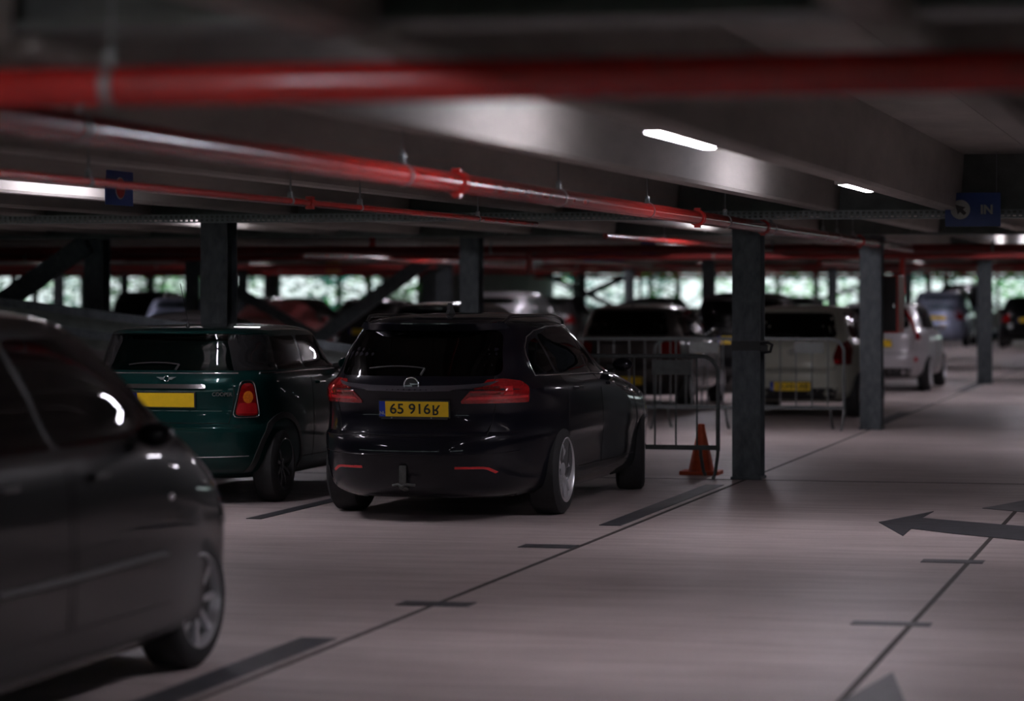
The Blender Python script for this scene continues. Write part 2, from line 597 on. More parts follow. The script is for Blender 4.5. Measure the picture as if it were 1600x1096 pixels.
# ------------------------------------------------------------------ red sprinkler pipes
def pipe(a, b, r, label, clamps=(), flanges=(), rods=True, name='sprinkler_pipe', group=None, fr=1.32, m='redpipe'):
    a, b = Vector(a), Vector(b)
    t = thing(name, label, 'pipe', tuple(a), group=group)
    d = b - a
    u = d.normalized()
    bm = bmesh.new()
    tube(bm, [Vector(), d], r, 20)
    obj('pipe_run', bm, M[m], t, 40)
    for s in clamps:
        p = u * s
        bm = bmesh.new()
        tube(bm, [p - u * .014, p + u * .014], r * 1.09, 20)
        box(bm, p + Vector((0, 0, r * 1.25)), (.03, .03, .04))
        c = obj('pipe_clamp', bm, M['galv'], t, 40)
        if rods:
            bm = bmesh.new()
            tube(bm, [p + Vector((0, 0, r * 1.2)), p + Vector((0, 0, 2.87 - (a + p).z))], .006, 6)
            lathe(bm, [(.0, .004), (.008, .018), (.024, .018), (.032, .004)], 'Z', 10, p + Vector((0, 0, r * 1.4)))
            obj('hanger_rod', bm, M['galv'], c, 40)
    for s in flanges:
        p = u * s
        bm = bmesh.new()
        for q, rr, ww in ((-.035, fr, .022), (.0, fr * .93, .05), (.035, fr, .022)):
            tube(bm, [p + u * (q - ww / 2), p + u * (q + ww / 2)], r * rr, 20)
        box(bm, p + Vector((0, 0, r * 1.15)), (.05, .045, .03), math.atan2(u.y, u.x))
        box(bm, p - Vector((0, 0, r * 1.15)), (.05, .045, .03), math.atan2(u.y, u.x))
        obj('coupling', bm, M['redpipe'], t, 40)
    return t
ZP = 2.24
pipe((-14, 7.22, ZP), (6, 7.22, ZP), .055, 'thick red pipe crossing the whole top of the picture, nearest and most blurred', clamps=(11.12, 17.9), rods=True)
pipe((-3.72, 7.30, ZP), (-4.08, 39.2, ZP), .052, 'long red main pipe running from the upper left into the distance over the nearest column',
     clamps=(1.75, 5.9, 9.4, 12.3, 15.75, 18.4, 22.2, 23.4, 24.9, 28.4), flanges=(6.95, 14.4, 17.9, 25.6), fr=1.22)
pipe((-5.52, 8.0, ZP), (-5.60, 23.6, ZP), .022, 'thin red branch pipe passing in front of the square blue sign at the left', clamps=(5.6, 8.9, 10.4, 13.6), flanges=(9.3,))
pipe((-6.15, 29.0, ZP), (-6.0, 39.3, ZP), .03, 'short thin red branch pipe in the second bay left of the nearest column', clamps=(3, 8))
pipe((-34, 39.4, 2.25), (8, 39.4, 2.25), .055, 'dark red cross pipe over the second row of parked cars', clamps=(12, 16, 20, 24, 28, 31, 35), rods=True, m='redpipe_shaded')
pipe((-40, 46.2, 2.22), (8, 46.2, 2.22), .05, 'red cross pipe over the gap behind the silver hatchback at the right', clamps=(14, 20, 26, 32, 38), m='redpipe_shaded')
pipe((-44, 63.0, 2.20), (8, 63.0, 2.20), .06, 'far red cross pipe beyond the second row of columns', clamps=(20, 30), m='redpipe_shaded')
pipe((-46, 78.0, 2.16), (8, 78.0, 2.16), .06, 'faraway red cross pipe above the last rows of cars', clamps=(20, 30), m='redpipe_shaded')
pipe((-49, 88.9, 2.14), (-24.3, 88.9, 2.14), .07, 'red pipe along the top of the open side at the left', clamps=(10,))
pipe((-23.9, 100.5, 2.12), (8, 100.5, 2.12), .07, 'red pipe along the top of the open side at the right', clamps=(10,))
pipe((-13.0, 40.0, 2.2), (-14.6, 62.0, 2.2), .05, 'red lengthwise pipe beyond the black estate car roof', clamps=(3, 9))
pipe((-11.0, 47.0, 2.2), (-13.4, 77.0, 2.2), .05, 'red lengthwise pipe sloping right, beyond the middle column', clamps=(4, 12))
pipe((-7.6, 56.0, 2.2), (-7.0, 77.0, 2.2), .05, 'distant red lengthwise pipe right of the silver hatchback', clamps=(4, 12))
for u, v, z0, z1, lb in ((-9.45, 39.4, 1.90, 2.197, 'short red drop pipe hanging from the cross pipe by the middle column'), (-11.75, 39.4, 2.303, 2.87, 'short red riser between the two columns at the left'),
                  (-4.95, 46.2, 1.6, 2.172, 'red drop pipe beside the second column')):
    bm = bmesh.new()
    tube(bm, [(0, 0, 0), (0, 0, z1 - z0)], .045, 14)
    tag(obj('drop_pipe', bm, M['redpipe'], None, 40, (u, v, z0)), lb, 'pipe')

# ------------------------------------------------------------------ fluorescent batten lamps
def lamp_proto(drop):
    t = thing('batten_lamp', None, None)
    bm = bmesh.new()
    box(bm, (0, 0, .035), (.075, 1.56, .035), bev=.008)
    for s in (-1, 1):
        box(bm, (0, s * .775, .008), (.085, .04, .06), bev=.012)
    for s in (-.5, .5):
        box(bm, (0, s, .05 + drop / 2), (.02, .03, drop))
    obj('lamp_housing', bm, M['lamp_body'], t, 30)
    bm = bmesh.new()
    prism(bm, rounded([(-.036, .018), (-.030, -.022), (.030, -.022), (.036, .018)], .012), -.75, .75, lambda a, b, d: (a, d, b))
    obj('diffuser', bm, M['lamp'], t, 40)
    return t
LP = [(-2.43, 13.15, 'lit fluorescent batten lamp between the concrete ribs, the nearer of the two seen'),
      (-2.43, 19.7, 'lit fluorescent batten lamp at the end of the rib near the blue IN sign')]
HID = [(-2.82, 5.2), (-2.82, -4.0), (-7.82, -5.0), (-7.82, 19.6), (-10.32, 10.5), (-12.82, 21.0), (2.18, 20.5),  # unseen lamps: some inferred from reflections, others added to brighten floor and cars
       (-5.32, 32.4), (-10.32, 30.0), (-.32, 31.0), (-7.82, 44.4), (-2.82, 44.4), (-12.82, 48.6), (-2.82, 49.6),
       (-5.32, 57.5), (-12.82, 58.0), (-17.82, 60.6), (-22.82, 60.0), (-7.82, 66.0), (-15.32, 66.5), (-27.82, 66.0),
       (-5.32, 75.0), (-12.82, 75.4), (-17.82, 75.0), (-25.32, 75.4), (-7.82, 81.5), (-7.82, 92.0), (-17.82, 94.0), (-32.82, 80.0)]
lp = lamp_proto(.40)
for i, (u, v, lb) in enumerate(LP):
    o = lp if i == 0 else copy_tree(lp)
    o.location = (u, v, 2.405)
    tag(o, lb, 'lamp')
lp = lamp_proto(.23)
for i, (u, v) in enumerate(HID):
    o = lp if i == 0 else copy_tree(lp)
    o.location = (u, v, 2.52)
    tag(o, 'unseen fluorescent batten lamp up between the ribs, placed for its light', 'lamp', 'hidden batten lamps')

# ------------------------------------------------------------------ signs
def arrow_poly(s, ang):
    pts = [(0, 1), (-.62, .05), (-.24, .12), (-.24, -.85), (.24, -.85), (.24, .12), (.62, .05)]
    c, q = math.cos(ang), math.sin(ang)
    return [(s * (x * c - y * q), s * (x * q + y * c)) for x, y in pts]
t = thing('direction_sign', 'blue hanging sign reading IN with an arrow in a pale disc', 'sign', (-2.06, 24.85, 2.375))
fz = lambda a, b, d: (a, d, b)
bm = bmesh.new()
prism(bm, rounded([(-.235, -.145), (.235, -.145), (.235, .145), (-.235, .145)], .008), -.008, .008, fz)
obj('sign_panel', bm, M['signblue'], t)
bm = bmesh.new()
prism(bm, [(-.105 + .083 * math.cos(2 * PI * k / 40), 0 + .083 * math.sin(2 * PI * k / 40)) for k in range(40)], -.012, -.008, fz)
disc = obj('arrow_disc', bm, M['signgrey'], t)
bm = bmesh.new()
prism(bm, [(a - .105, b + .0) for a, b in [(-.042, .042), (.044, .020), (.022, .002), (.052, -.030), (.030, -.050), (-.002, -.020), (-.022, -.042)]], -.015, -.012, fz)
obj('arrow', bm, M['trim'], disc)
me = text_mesh('IN', .105, .003, .004)
o = link('lettering', me, M['signgrey'], t)
o.location = (.118, -.0105, -.004); o.rotation_euler = (R(90), 0, 0)
for s in (-.2, .2):
    bm = bmesh.new()
    tube(bm, [(s, 0, .14), (s, 0, .49)], .004, 6)
    obj('hanger', bm, M['galv'], t)
t = thing('zone_sign', 'square blue sign with a red pale-edged disc, behind the thin red pipe at the left', 'sign', (-7.205, 18.2, 2.375), R(90))
bm = bmesh.new()
prism(bm, [(-.24, -.115), (.24, -.115), (.24, .115), (-.24, .115)], -.006, .006, fz)
obj('sign_panel', bm, M['signblue'], t)
bm = bmesh.new()
prism(bm, [(.085 * math.cos(2 * PI * k / 30), .075 * math.sin(2 * PI * k / 30)) for k in range(30)], -.010, -.006, fz)
pl_ = obj('disc_border', bm, M['signgrey'], t)
bm = bmesh.new()
prism(bm, [(.074 * math.cos(2 * PI * k / 30), .065 * math.sin(2 * PI * k / 30)) for k in range(30)], -.013, -.010, fz)
obj('disc', bm, M['redpaint'], pl_)
for k_, (u, v, sx, sz, z, lb) in enumerate(((-11.0, 51.4, .9, .22, 2.30, 'distant dark blue sign board over the lane left of the middle column'),
                              (-8.18, 41.6, .22, .34, 2.38, 'small dark blue hanging sign right of the middle column'))):
    bm = bmesh.new()
    box(bm, (0, 0, 0), (sx, .02, sz), bev=.004)
    tag(obj('sign_board', bm, M['signblue'], None, None, (u, v, z)), lb, 'sign')
bm = bmesh.new()
box(bm, (0, 0, 0), (.36, .12, .28), bev=.03)
tag(obj('beacon_box', bm, M['orange_box'], None, 30, (-21.6, 69.0, 2.22)), 'small distant orange and pale box hanging under the ceiling above the silver car', 'box')

# ------------------------------------------------------------------ crowd barriers
def barrier_proto():
    t = thing('crowd_barrier', None, None)
    L, H, zb = 2.3, 1.09, .27
    r = .15
    pts = [(0, 0, .24)]
    pts += [(0, 0, H - r)] + [(r - r * math.cos(a), 0, H - r + r * math.sin(a)) for a in [PI / 2 * k / 6 for k in range(1, 7)]]
    pts += [(L - r + r * math.sin(a), 0, H - r + r * math.cos(a)) for a in [PI / 2 * k / 6 for k in range(0, 7)]]
    pts += [(L, 0, .24)]
    bm = bmesh.new()
    tube(bm, pts, .019, 10)
    obj('frame', bm, M['galv_dark'], t, 50)
    bm = bmesh.new()
    box(bm, (L / 2, 0, zb), (L - .02, .03, .042))
    obj('bottom_rail', bm, M['galv_dark'], t)
    n = 11
    for k in range(1, n + 1):
        x = L * k / (n + 1)
        bm = bmesh.new()
        tube(bm, [(x, 0, zb), (x, 0, H - .005)], .0085, 8)
        obj('bar', bm, M['galv_dark'], t, 50)
    for x in (0, L):
        for s in (-1, 1):
            xi = x + (.0 if s < 0 else (.16 if x == 0 else -.16))
            bm = bmesh.new()
            tube(bm, [(xi, 0, .27), (xi, s * .02, .20), (xi, s * .16, .05), (xi, s * .22, .017), (xi, s * .25, .017)], .016, 8)
            obj('foot', bm, M['galv_dark'], t, 50)
    bm = bmesh.new()
    box(bm, (L - .42, -.012, H - .10), (.36, .003, .13))
    obj('name_plate', bm, M['plate_dull'], t)
    return t
M['galv_dark'] = mat('barrier_steel', (.12, .13, .13), .5, .5, var=.2, scale=30)
M['plate_dull'] = mat('barrier_plate', (.13, .14, .135), .55, .2, var=.2, scale=12)
b0 = barrier_proto()
for i, (x, y, rz, lb) in enumerate(((-6.68, 25.52, 0, 'near steel crowd barrier with curved end post, between the black estate and the first column'),
                             (-7.92, 34.22, 0, 'farther crowd barrier with a pale plate, its left part hidden by the black estate car'),
                             (-6.68, 34.40, 0, 'steel crowd barrier in front of the pale hatchback, between the two columns'))):
    o = b0 if i == 0 else copy_tree(b0)
    o.location = (x, y, 0)
    o.rotation_euler = (0, 0, rz)
    tag(o, lb, 'barrier')

# traffic cone
t = thing('traffic_cone', 'worn orange traffic cone on the floor beside the near crowd barrier', 'cone', (-4.62, 26.02, 0))
bm = bmesh.new()
lathe(bm, [(.03, .14), (.035, .118), (.40, .037), (.455, .030), (.46, .020)], 'Z', 28)
obj('cone_body', bm, M['cone'], t, 40)
bm = bmesh.new()
prism(bm, rounded([(-.18, -.18), (.18, -.18), (.18, .18), (-.18, .18)], .05), 0, .032)
obj('cone_base', bm, M['cone'], t)

# red hose cabinet behind the second column
t = thing('hose_cabinet', 'tall red fire cabinet with dark front fixed behind the second column', 'cabinet', (-3.90, 35.24, 1.16))
bm = bmesh.new()
box(bm, (0, .12, .35), (.20, .66, .70), bev=.01)
obj('cabinet_body', bm, M['redpaint'], t)
bm = bmesh.new()
box(bm, (-.01, -.215, .35), (.17, .012, .66), bev=.004)
d_ = obj('cabinet_door', bm, M['trim'], t)
bm = bmesh.new()
box(bm, (.05, -.228, .33), (.014, .02, .05))
obj('latch', bm, M['chrome'], d_)

# ------------------------------------------------------------------ the ground and trees outside
for nm, x, y, sx, sy in (('ground_back', -15, 150, 160, 91), ('ground_front', -10, -46, 140, 59)):
    bm = bmesh.new()
    box(bm, (x, y, -.4), (sx, sy, .2))
    o = obj(nm, bm, M['grass'])
    o['kind'] = 'structure'
def tree(x, y, h, rad, m, label, group, nleaf=1500, seed=0, z0=.1, ls=.22):
    rnd = random.Random(seed)
    t = thing('leafy_tree', label, 'tree', (x, y, -.3), group=group)
    bm = bmesh.new()
    tube(bm, [(0, 0, 0), (.05, .02, h * .4), (-.04, 0, h * .8)], [.16, .11, .04], 8)
    for k in range(7):
        a = rnd.random() * 6.28; zz = h * (.15 + .09 * k)
        tube(bm, [(0, 0, zz), (math.cos(a) * rad * .4, math.sin(a) * rad * .4, zz + .5), (math.cos(a) * rad * .8, math.sin(a) * rad * .8, zz + .8)], [.05, .03, .012], 6)
    obj('trunk', bm, M['bark'], t)
    bm = bmesh.new()
    clumps = [(rnd.uniform(-1, 1) * rad * .8, rnd.uniform(-1, 1) * rad * .8, rnd.uniform(z0, h), rnd.uniform(.5, 1.1)) for _ in range(26)]
    for k in range(nleaf):
        cx, cy, cz, cr = rnd.choice(clumps)
        d = Vector((rnd.gauss(0, 1), rnd.gauss(0, 1), rnd.gauss(0, 1))).normalized() * cr * rnd.random() ** .4
        p = Vector((cx, cy, cz)) + d
        if p.z < .02: p.z = .02 + rnd.random() * .3
        s = ls * rnd.uniform(.6, 1.4)
        rot = Matrix.Rotation(rnd.random() * 6.28, 4, 'Z') @ Matrix.Rotation(rnd.gauss(.4, .7), 4, 'X')
        q = [rot @ Vector(v) * s for v in ((-.5, 0, 0), (0, -.3, .06), (.5, 0, 0), (0, .3, .06))]
        bm.faces.new([bm.verts.new(p + v) for v in q])
    obj('foliage', bm, m, t)
    return t
LM = ['leaf_a', 'leaf_b', 'leaf_c']
protos = [tree(-28, 112, 7, 3.0, M[LM[i]], '', '', seed=i + 1, nleaf=2400) for i in range(3)]
used = [False] * 3
spots = []
rnd = random.Random(4)
x = -58
while x < 2:
    spots.append((x, 109 + rnd.uniform(0, 5) - (10 if x < -25 else 0)))
    x += rnd.uniform(2.3, 4.0) if x < -22 else rnd.uniform(3.0, 5.0)
x = -60
while x < 6:
    spots.append((x, 119 + rnd.uniform(0, 8)))
    x += rnd.uniform(4, 6.5)
bspots = [(-26, -22), (-20, -23.5), (-14, -22), (-8.5, -24), (-3, -22.5), (3, -24), (9, -22), (-32, -24)]
for i, (x, y) in enumerate(spots + bspots):
    k = i % 3
    o = protos[k] if not used[k] else copy_tree(protos[k])
    used[k] = True
    o.location = (x, y, -.3)
    o.rotation_euler = (0, 0, rnd.random() * 6.28)
    kind = ['dense green', 'pale yellow-green', 'dark blue-green'][k]
    if i < len(spots):
        tag(o, kind + ' leafy tree in daylight beyond the far open side', 'tree', kind + ' trees beyond the open side')
    else:
        tag(o, kind + ' leafy tree outside behind the viewer', 'tree', kind + ' trees outside behind the viewer')

# ------------------------------------------------------------------ cars
def paint(name, col, rough=.35, metal=.3, coat=1.0):
    m = mat(name, col, rough, metal, coat, var=.04, scale=60, spec=.1, crough=.015)
    m.node_tree.nodes['Principled BSDF'].inputs['Coat IOR'].default_value = 1.38
    return m
P = {
    'black': paint('paint_black', (.003, .003, .004), .4, 0, .7),
    'blue_black': paint('paint_blue_black', (.005, .005, .009), .35, .1),
    'green': paint('paint_racing_green', (.004, .036, .033), .3, .35),
    'pale': paint('paint_pale_green', (.50, .51, .43), .35, .1),
    'silver': paint('paint_silver', (.52, .50, .52), .35, .3),
    'grey': paint('paint_grey', (.17, .155, .155), .35, .4),
    'dgrey': paint('paint_dark_grey', (.06, .056, .058), .35, .4),
    'blue': paint('paint_steel_blue', (.34, .38, .52), .35, .3),
    'brown': paint('paint_brown', (.085, .070, .066), .35, .4),
    'red': paint('paint_dark_red', (.12, .02, .02), .35, .3),
}
G = {'dark': glass_mat('privacy_glass', (.035, .035, .038)), 'mid': glass_mat('tinted_glass', (.22, .24, .23)), 'clear': glass_mat('window_glass', (.55, .6, .57))}

def interp(tab):
    xs = [p[0] for p in tab]; ys = [p[1] for p in tab]
    n = len(xs)
    h = [xs[i + 1] - xs[i] for i in range(n - 1)]
    d = [(ys[i + 1] - ys[i]) / h[i] for i in range(n - 1)]
    m = [0] * n
    m[0], m[-1] = d[0], d[-1]
    for i in range(1, n - 1):
        if d[i - 1] * d[i] <= 0: m[i] = 0
        else:
            w1, w2 = 2 * h[i] + h[i - 1], h[i] + 2 * h[i - 1]
            m[i] = (w1 + w2) / (w1 / d[i - 1] + w2 / d[i])
    def f(x):
        if x <= xs[0]: return ys[0]
        if x >= xs[-1]: return ys[-1]
        i = 0
        while x > xs[i + 1]: i += 1
        t = (x - xs[i]) / h[i]
        return ((2 * t ** 3 - 3 * t ** 2 + 1) * ys[i] + (t ** 3 - 2 * t ** 2 + t) * h[i] * m[i] + (-2 * t ** 3 + 3 * t ** 2) * ys[i + 1] + (t ** 3 - t ** 2) * h[i] * m[i + 1])
    return f

def outline(yr, yf, w, nr, nf, half, ym=None):
    """half outline from rear centre to front centre on the +x side, resampled by arc length"""
    c = (yr + yf) / 2
    pts = []
    K = 160
    for i in range(K + 1):
        t = -PI / 2 + PI * i / K
        n = nr if t < 0 else nf
        L = (c - yr) if t < 0 else (yf - c)
        pts.append((w * max(0, math.cos(t)) ** (2 / n), c + L * math.copysign(abs(math.sin(t)) ** (2 / n), t)))
    s = [0]
    for i in range(K):
        s.append(s[-1] + math.hypot(pts[i + 1][0] - pts[i][0], pts[i + 1][1] - pts[i][1]))
    out = []
    j = 0
    for k in range(half + 1):
        q = s[-1] * k / half
        while j < K - 1 and s[j + 1] < q: j += 1
        t = (q - s[j]) / max(1e-9, s[j + 1] - s[j])
        out.append((pts[j][0] * (1 - t) + pts[j + 1][0] * t, pts[j][1] * (1 - t) + pts[j + 1][1] * t))
    return out

def hull(F, zs, half, inset=None):
    bm = bmesh.new()
    rings = []
    for z in zs:
        yr, yf, w = F['yr'](z), F['yf'](z), F['hw'](z)
        if inset:
            yr += inset[1]; yf = min(yf, inset[2]) - inset[1]; w -= inset[0]
        o = outline(yr, yf, max(w, .02), F['nr'](z), F['nf'](z), half)
        ring = [bm.verts.new((x, y, z)) for x, y in o]
        ring += [bm.verts.new((-x, y, z)) for x, y in o[-2:0:-1]]
        rings.append(ring)
    n = len(rings[0])
    for a, b in zip(rings, rings[1:]):
        for k in range(n):
            bm.faces.new((a[k], a[(k + 1) % n], b[(k + 1) % n], b[k]))
    bm.faces.new(rings[0][::-1])
    bm.faces.new(rings[-1])
    bmesh.ops.recalc_face_normals(bm, faces=bm.faces)
    return bm

def zlist(zs, step):
    out = []
    for a, b in zip(zs, zs[1:]):
        n = max(1, round((b - a) / step))
        out += [a + (b - a) * i / n for i in range(n)]
    return out + [zs[-1]]

def inside(p, poly):
    x, y = p
    c = False
    n = len(poly)
    for i in range(n):
        x1, y1 = poly[i]; x2, y2 = poly[i - 1]
        if (y1 > y) != (y2 > y) and x < (x2 - x1) * (y - y1) / (y2 - y1) + x1: c = not c
    return c

class Car:
    def __init__(s, spec, step=.035, half=60):
        s.spec = spec
        z = [r[0] for r in spec['tab']]
        s.F = {'yr': interp([(r[0], r[1]) for r in spec['tab']]), 'yf': interp([(r[0], r[2]) for r in spec['tab']]), 'hw': interp([(r[0], r[3]) for r in spec['tab']]),
               'nr': interp(spec.get('nr', [(0, 4.2), (2, 4.2)])), 'nf': interp(spec.get('nf', [(0, 3.2), (2, 4.2)]))}
        s.step, s.half = step, half
        s.z = z
        bm = hull(s.F, zlist(z, step), half)
        s.bm = bm
        s.bvh = BVHTree.FromBMesh(bm)
    # ray families -------------------------------------------------
    def ray_side(s, sg):
        return lambda a, b: (Vector((sg * 3, a, b)), Vector((-sg, 0, 0)))
    def ray_rear(s):
        return lambda a, b: (Vector((a, -3, b)), Vector((0, 1, 0)))
    def ray_front(s):
        return lambda a, b: (Vector((a, 9, b)), Vector((0, -1, 0)))
    def ray_wrap(s, sg, front=False):
        L = s.spec['L']
        def f(q, z):
            a = math.atan2(q, .9)
            d = Vector((sg * math.sin(a), (1 if front else -1) * math.cos(a), 0))
            c = Vector((0, L - 1.0 if front else 1.0, z))
            return c + d * 4, -d
        return f
    def ray_top(s):
        return lambda a, b: (Vector((a, b, 4)), Vector((0, 0, -1)))
    def hit(s, ray, a, b, off=.004):
        o, d = ray(a, b)
        p, n, i, t = s.bvh.ray_cast(o, d)
        if p is None:
            return None, None
        if n.dot(d) > 0: n = -n
        return p + n * off, n
    def panel(s, poly, ray, off=.004, thick=.010, step=.05, bm=None):
        n = len(poly)
        pts = []
        for i in range(n):
            a, b = Vector(poly[i]), Vector(poly[(i + 1) % n])
            m = max(1, int((b - a).length / step))
            pts += [tuple(a.lerp(b, j / m)) for j in range(m)]
        nb = len(pts)
        xs = [p[0] for p in pts]; ys = [p[1] for p in pts]
        x = min(xs) + step / 2
        inner = []
        while x < max(xs):
            y = min(ys) + step / 2
            while y < max(ys):
                if inside((x, y), poly) and min((x - p[0]) ** 2 + (y - p[1]) ** 2 for p in pts) > (step * .35) ** 2:
                    inner.append((x, y))
                y += step
            x += step
        vv, ee, ff, *_ = geometry.delaunay_2d_cdt([Vector(p) for p in pts + inner], [(i, (i + 1) % nb) for i in range(nb)], [], 1, 1e-6)
        bm = bm or bmesh.new()
        top, bot = [], []
        for v in vv:
            p, nrm = s.hit(ray, v.x, v.y, off)
            if p is None:
                top.append(None); bot.append(None); continue
            top.append(bm.verts.new(p)); bot.append(bm.verts.new(p - nrm * thick))
        o, d = ray(vv[0].x, vv[0].y)
        cnt = {}
        for f in ff:
            if any(top[i] is None for i in f): continue
            q = [top[i] for i in f]
            nn_ = (q[1].co - q[0].co).cross(q[2].co - q[0].co)
            oo, dd = ray(vv[f[0]].x, vv[f[0]].y)
            f = list(f)
            if nn_.dot(dd) > 0: f = f[::-1]
            bm.faces.new([top[i] for i in f])
            bm.faces.new([bot[i] for i in f[::-1]])
            for i in range(len(f)):
                e = (f[i], f[(i + 1) % len(f)])
                if (e[1], e[0]) in cnt: del cnt[(e[1], e[0])]
                else: cnt[e] = 1
        for a, b in cnt:
            bm.faces.new((top[b], top[a], bot[a], bot[b]))
        return bm
    def line(s, pts, ray, r=.004, off=.002, closed=False, n=6, bm=None, step=.06):
        q = []
        m = len(pts)
        for i in range(m if closed else m - 1):
            a, b = Vector(pts[i]), Vector(pts[(i + 1) % m])
            k = max(1, int((b - a).length / step))
            q += [a.lerp(b, j / k) for j in range(k)]
        if not closed: q.append(Vector(pts[-1]))
        hs = [s.hit(ray, v.x, v.y, off)[0] for v in q]
        hs = [h for h in hs if h is not None]
        bm = bm or bmesh.new()
        if len(hs) > 2:
            tube(bm, hs, r, n, closed=closed)
        return bm

def inset_poly(poly, d):
    """move every edge inward by d (convex-ish polygons)"""
    c = Vector((sum(p[0] for p in poly) / len(poly), sum(p[1] for p in poly) / len(poly)))
    out = []
    for p in poly:
        v = Vector(p) - c
        out.append(tuple(c + v * max(.2, (1 - d / max(.02, v.length)))))
    return out

def wheel_meshes(r, rim, w, spokes, style):
    """rim+spokes and tyre with outer face toward +X, centred on the hub"""
    bt = bmesh.new()
    lathe(bt, [(-w / 2, rim * .98), (-w / 2 - .004, rim + .02), (-w / 2 + .004, r - .03), (-w / 2 + .025, r - .006), (0, r), (w / 2 - .025, r - .006), (w / 2 - .004, r - .03), (w / 2 + .004, rim + .02), (w / 2, rim * .98), (w / 2 - .03, rim * .94), (-w / 2 + .03, rim * .94)], 'X', 44, closed=True)
    br = bmesh.new()
    lathe(br, [(w / 2 + .003, rim * 1.0), (w / 2 + .006, rim * .975), (w / 2 - .012, rim * .93), (-w / 2, rim * .90), (-w / 2, rim * .94), (w / 2 - .03, rim * .965)], 'X', 44, closed=True)
    x0 = w / 2 - .035
    lathe(br, [(x0 - .05, rim * .26), (x0 + .008, rim * .25), (x0 + .018, rim * .15), (x0 + .012, .001)], 'X', 20)
    for k in range(spokes):
        a0 = 2 * PI * k / spokes + PI / 2
        wi, wo = style['wi'] * rim, style['wo'] * rim
        for sgn in ((-1, 1) if style.get('twin') else (0,)):
            a = a0 + sgn * style.get('spread', 0) * .45
            def P3(rad, lat, x):
                aa = a0 + (a - a0) * (rad / rim)
                return Vector((x, rad * math.cos(aa) - lat * math.sin(aa), rad * math.sin(aa) + lat * math.cos(aa)))
            secs = [(rim * .2, wi, x0 + .008), (rim * .55, (wi + wo) / 2, x0 + .020), (rim * .95, wo, x0 + .018)]
            rr = []
            for rad, ww, x in secs:
                rr.append([br.verts.new(P3(rad, -ww / 2, x - .022)), br.verts.new(P3(rad, -ww * .40, x)), br.verts.new(P3(rad, ww * .40, x)), br.verts.new(P3(rad, ww / 2, x - .022))])
            for a_, b_ in zip(rr, rr[1:]):
                for i in range(4):
                    br.faces.new((a_[i], a_[(i + 1) % 4], b_[(i + 1) % 4], b_[i]))
    bmesh.ops.recalc_face_normals(br, faces=br.faces)
    bb = bmesh.new()
    lathe(bb, [(-w / 2 + .02, .01), (-w / 2 + .02, rim * .92), (-w / 2 + .035, rim * .92), (-w / 2 + .035, .01)], 'X', 32)
    lathe(bb, [(-.01, .02), (-.01, rim * .62), (.01, rim * .62), (.01, .02)], 'X', 32)
    return bt, br, bb

WS = {'eight': dict(wi=.13, wo=.19), 'twin': dict(wi=.12, wo=.16, twin=True, spread=.42), 'many': dict(wi=.14, wo=.16), 'five': dict(wi=.25, wo=.36)}
wcache = {}
def add_wheels(root, spec, lod):
    r, rim, w = spec['wr'], spec['rim'], spec.get('ww', .205)
    key = (r, rim, w, spec['spokes'], spec['style'])
    if key not in wcache:
        ms = []
        for b_, nm in zip(wheel_meshes(r, rim, w, spec['spokes'], WS[spec['style']]), ('tyre', 'wheel', 'brake_disc')):
            me = bpy.data.meshes.new(nm)
            b_.to_mesh(me); b_.free()
            for p in me.polygons: p.use_smooth = True
            me.set_sharp_from_angle(angle=R(35))
            me.materials.append(M['tyre'] if nm == 'tyre' else (M[spec['alloy']] if nm == 'wheel' else M['under']))
            ms.append(me)
        wcache[key] = ms
    mt, mr, mb = wcache[key]
    for ax, y in enumerate((spec['ya'], spec['yb'])):
        for sg in (-1, 1):
            hub = link('wheel', mr, None, root)
            hub.location = (sg * (spec['track'] - w / 2), y, r)
            st = spec.get('steer', 0) if ax == 1 else 0
            hub.rotation_euler = (0, 0, (0 if sg > 0 else PI) + R(st))
            link('tyre', mt, None, hub)
            if lod > 0: link('brake_disc', mb, None, hub)

def boolean(o, cutters):
    for bm in cutters:
        me = bpy.data.meshes.new('cut')
        bmesh.ops.recalc_face_normals(bm, faces=bm.faces)
        bm.to_mesh(me); bm.free()
        c = bpy.data.objects.new('cut', me)
        COL.objects.link(c)
        m = o.modifiers.new('b', 'BOOLEAN')
        m.operation = 'DIFFERENCE'
        m.solver = 'EXACT'
        m.object = c
        dg = bpy.context.evaluated_depsgraph_get()
        dg.update()
        new = bpy.data.meshes.new_from_object(o.evaluated_get(dg))
        o.modifiers.clear()
        old = o.data
        o.data = new
        bpy.data.meshes.remove(old)
        bpy.data.objects.remove(c)
    return o

def plate(root, text, x, y, z, tilt=0, w=.52, h=.11, blank=False):
    t = None
    bm = bmesh.new()
    box(bm, (0, 0, 0), (w + .02, .008, h + .02), bev=.003)
    t = obj('licence_plate', bm, M['trim'], root)
    t.location = (x, y, z); t.rotation_euler = (R(tilt), 0, 0)
    bm = bmesh.new()
    box(bm, (.022, -.007, 0), (w - .044, .005, h))
    obj('plate_face', bm, M['yellow'], t)
    bm = bmesh.new()
    box(bm, (-w / 2 + .021, -.0068, 0), (.044, .005, h))
    obj('country_band', bm, M['eu'], t)
    if not blank:
        me = text_mesh(text, .104, .002, .001)
        o = link('lettering', me, M['ink'], t)
        xs = [v.co.x for v in me.vertices]
        sc = min(1.15, (w - .09) / (max(xs) - min(xs)))
        o.scale = (sc, 1, 1)
        o.location = (.020, -.0105, -.002); o.rotation_euler = (R(90), 0, 0)
        me = text_mesh('NL', .034, .002, .0006)
        o = link('country_letters', me, M['white'], t)
        o.location = (-w / 2 + .021, -.0105, -.030); o.rotation_euler = (R(90), 0, 0)
    return t

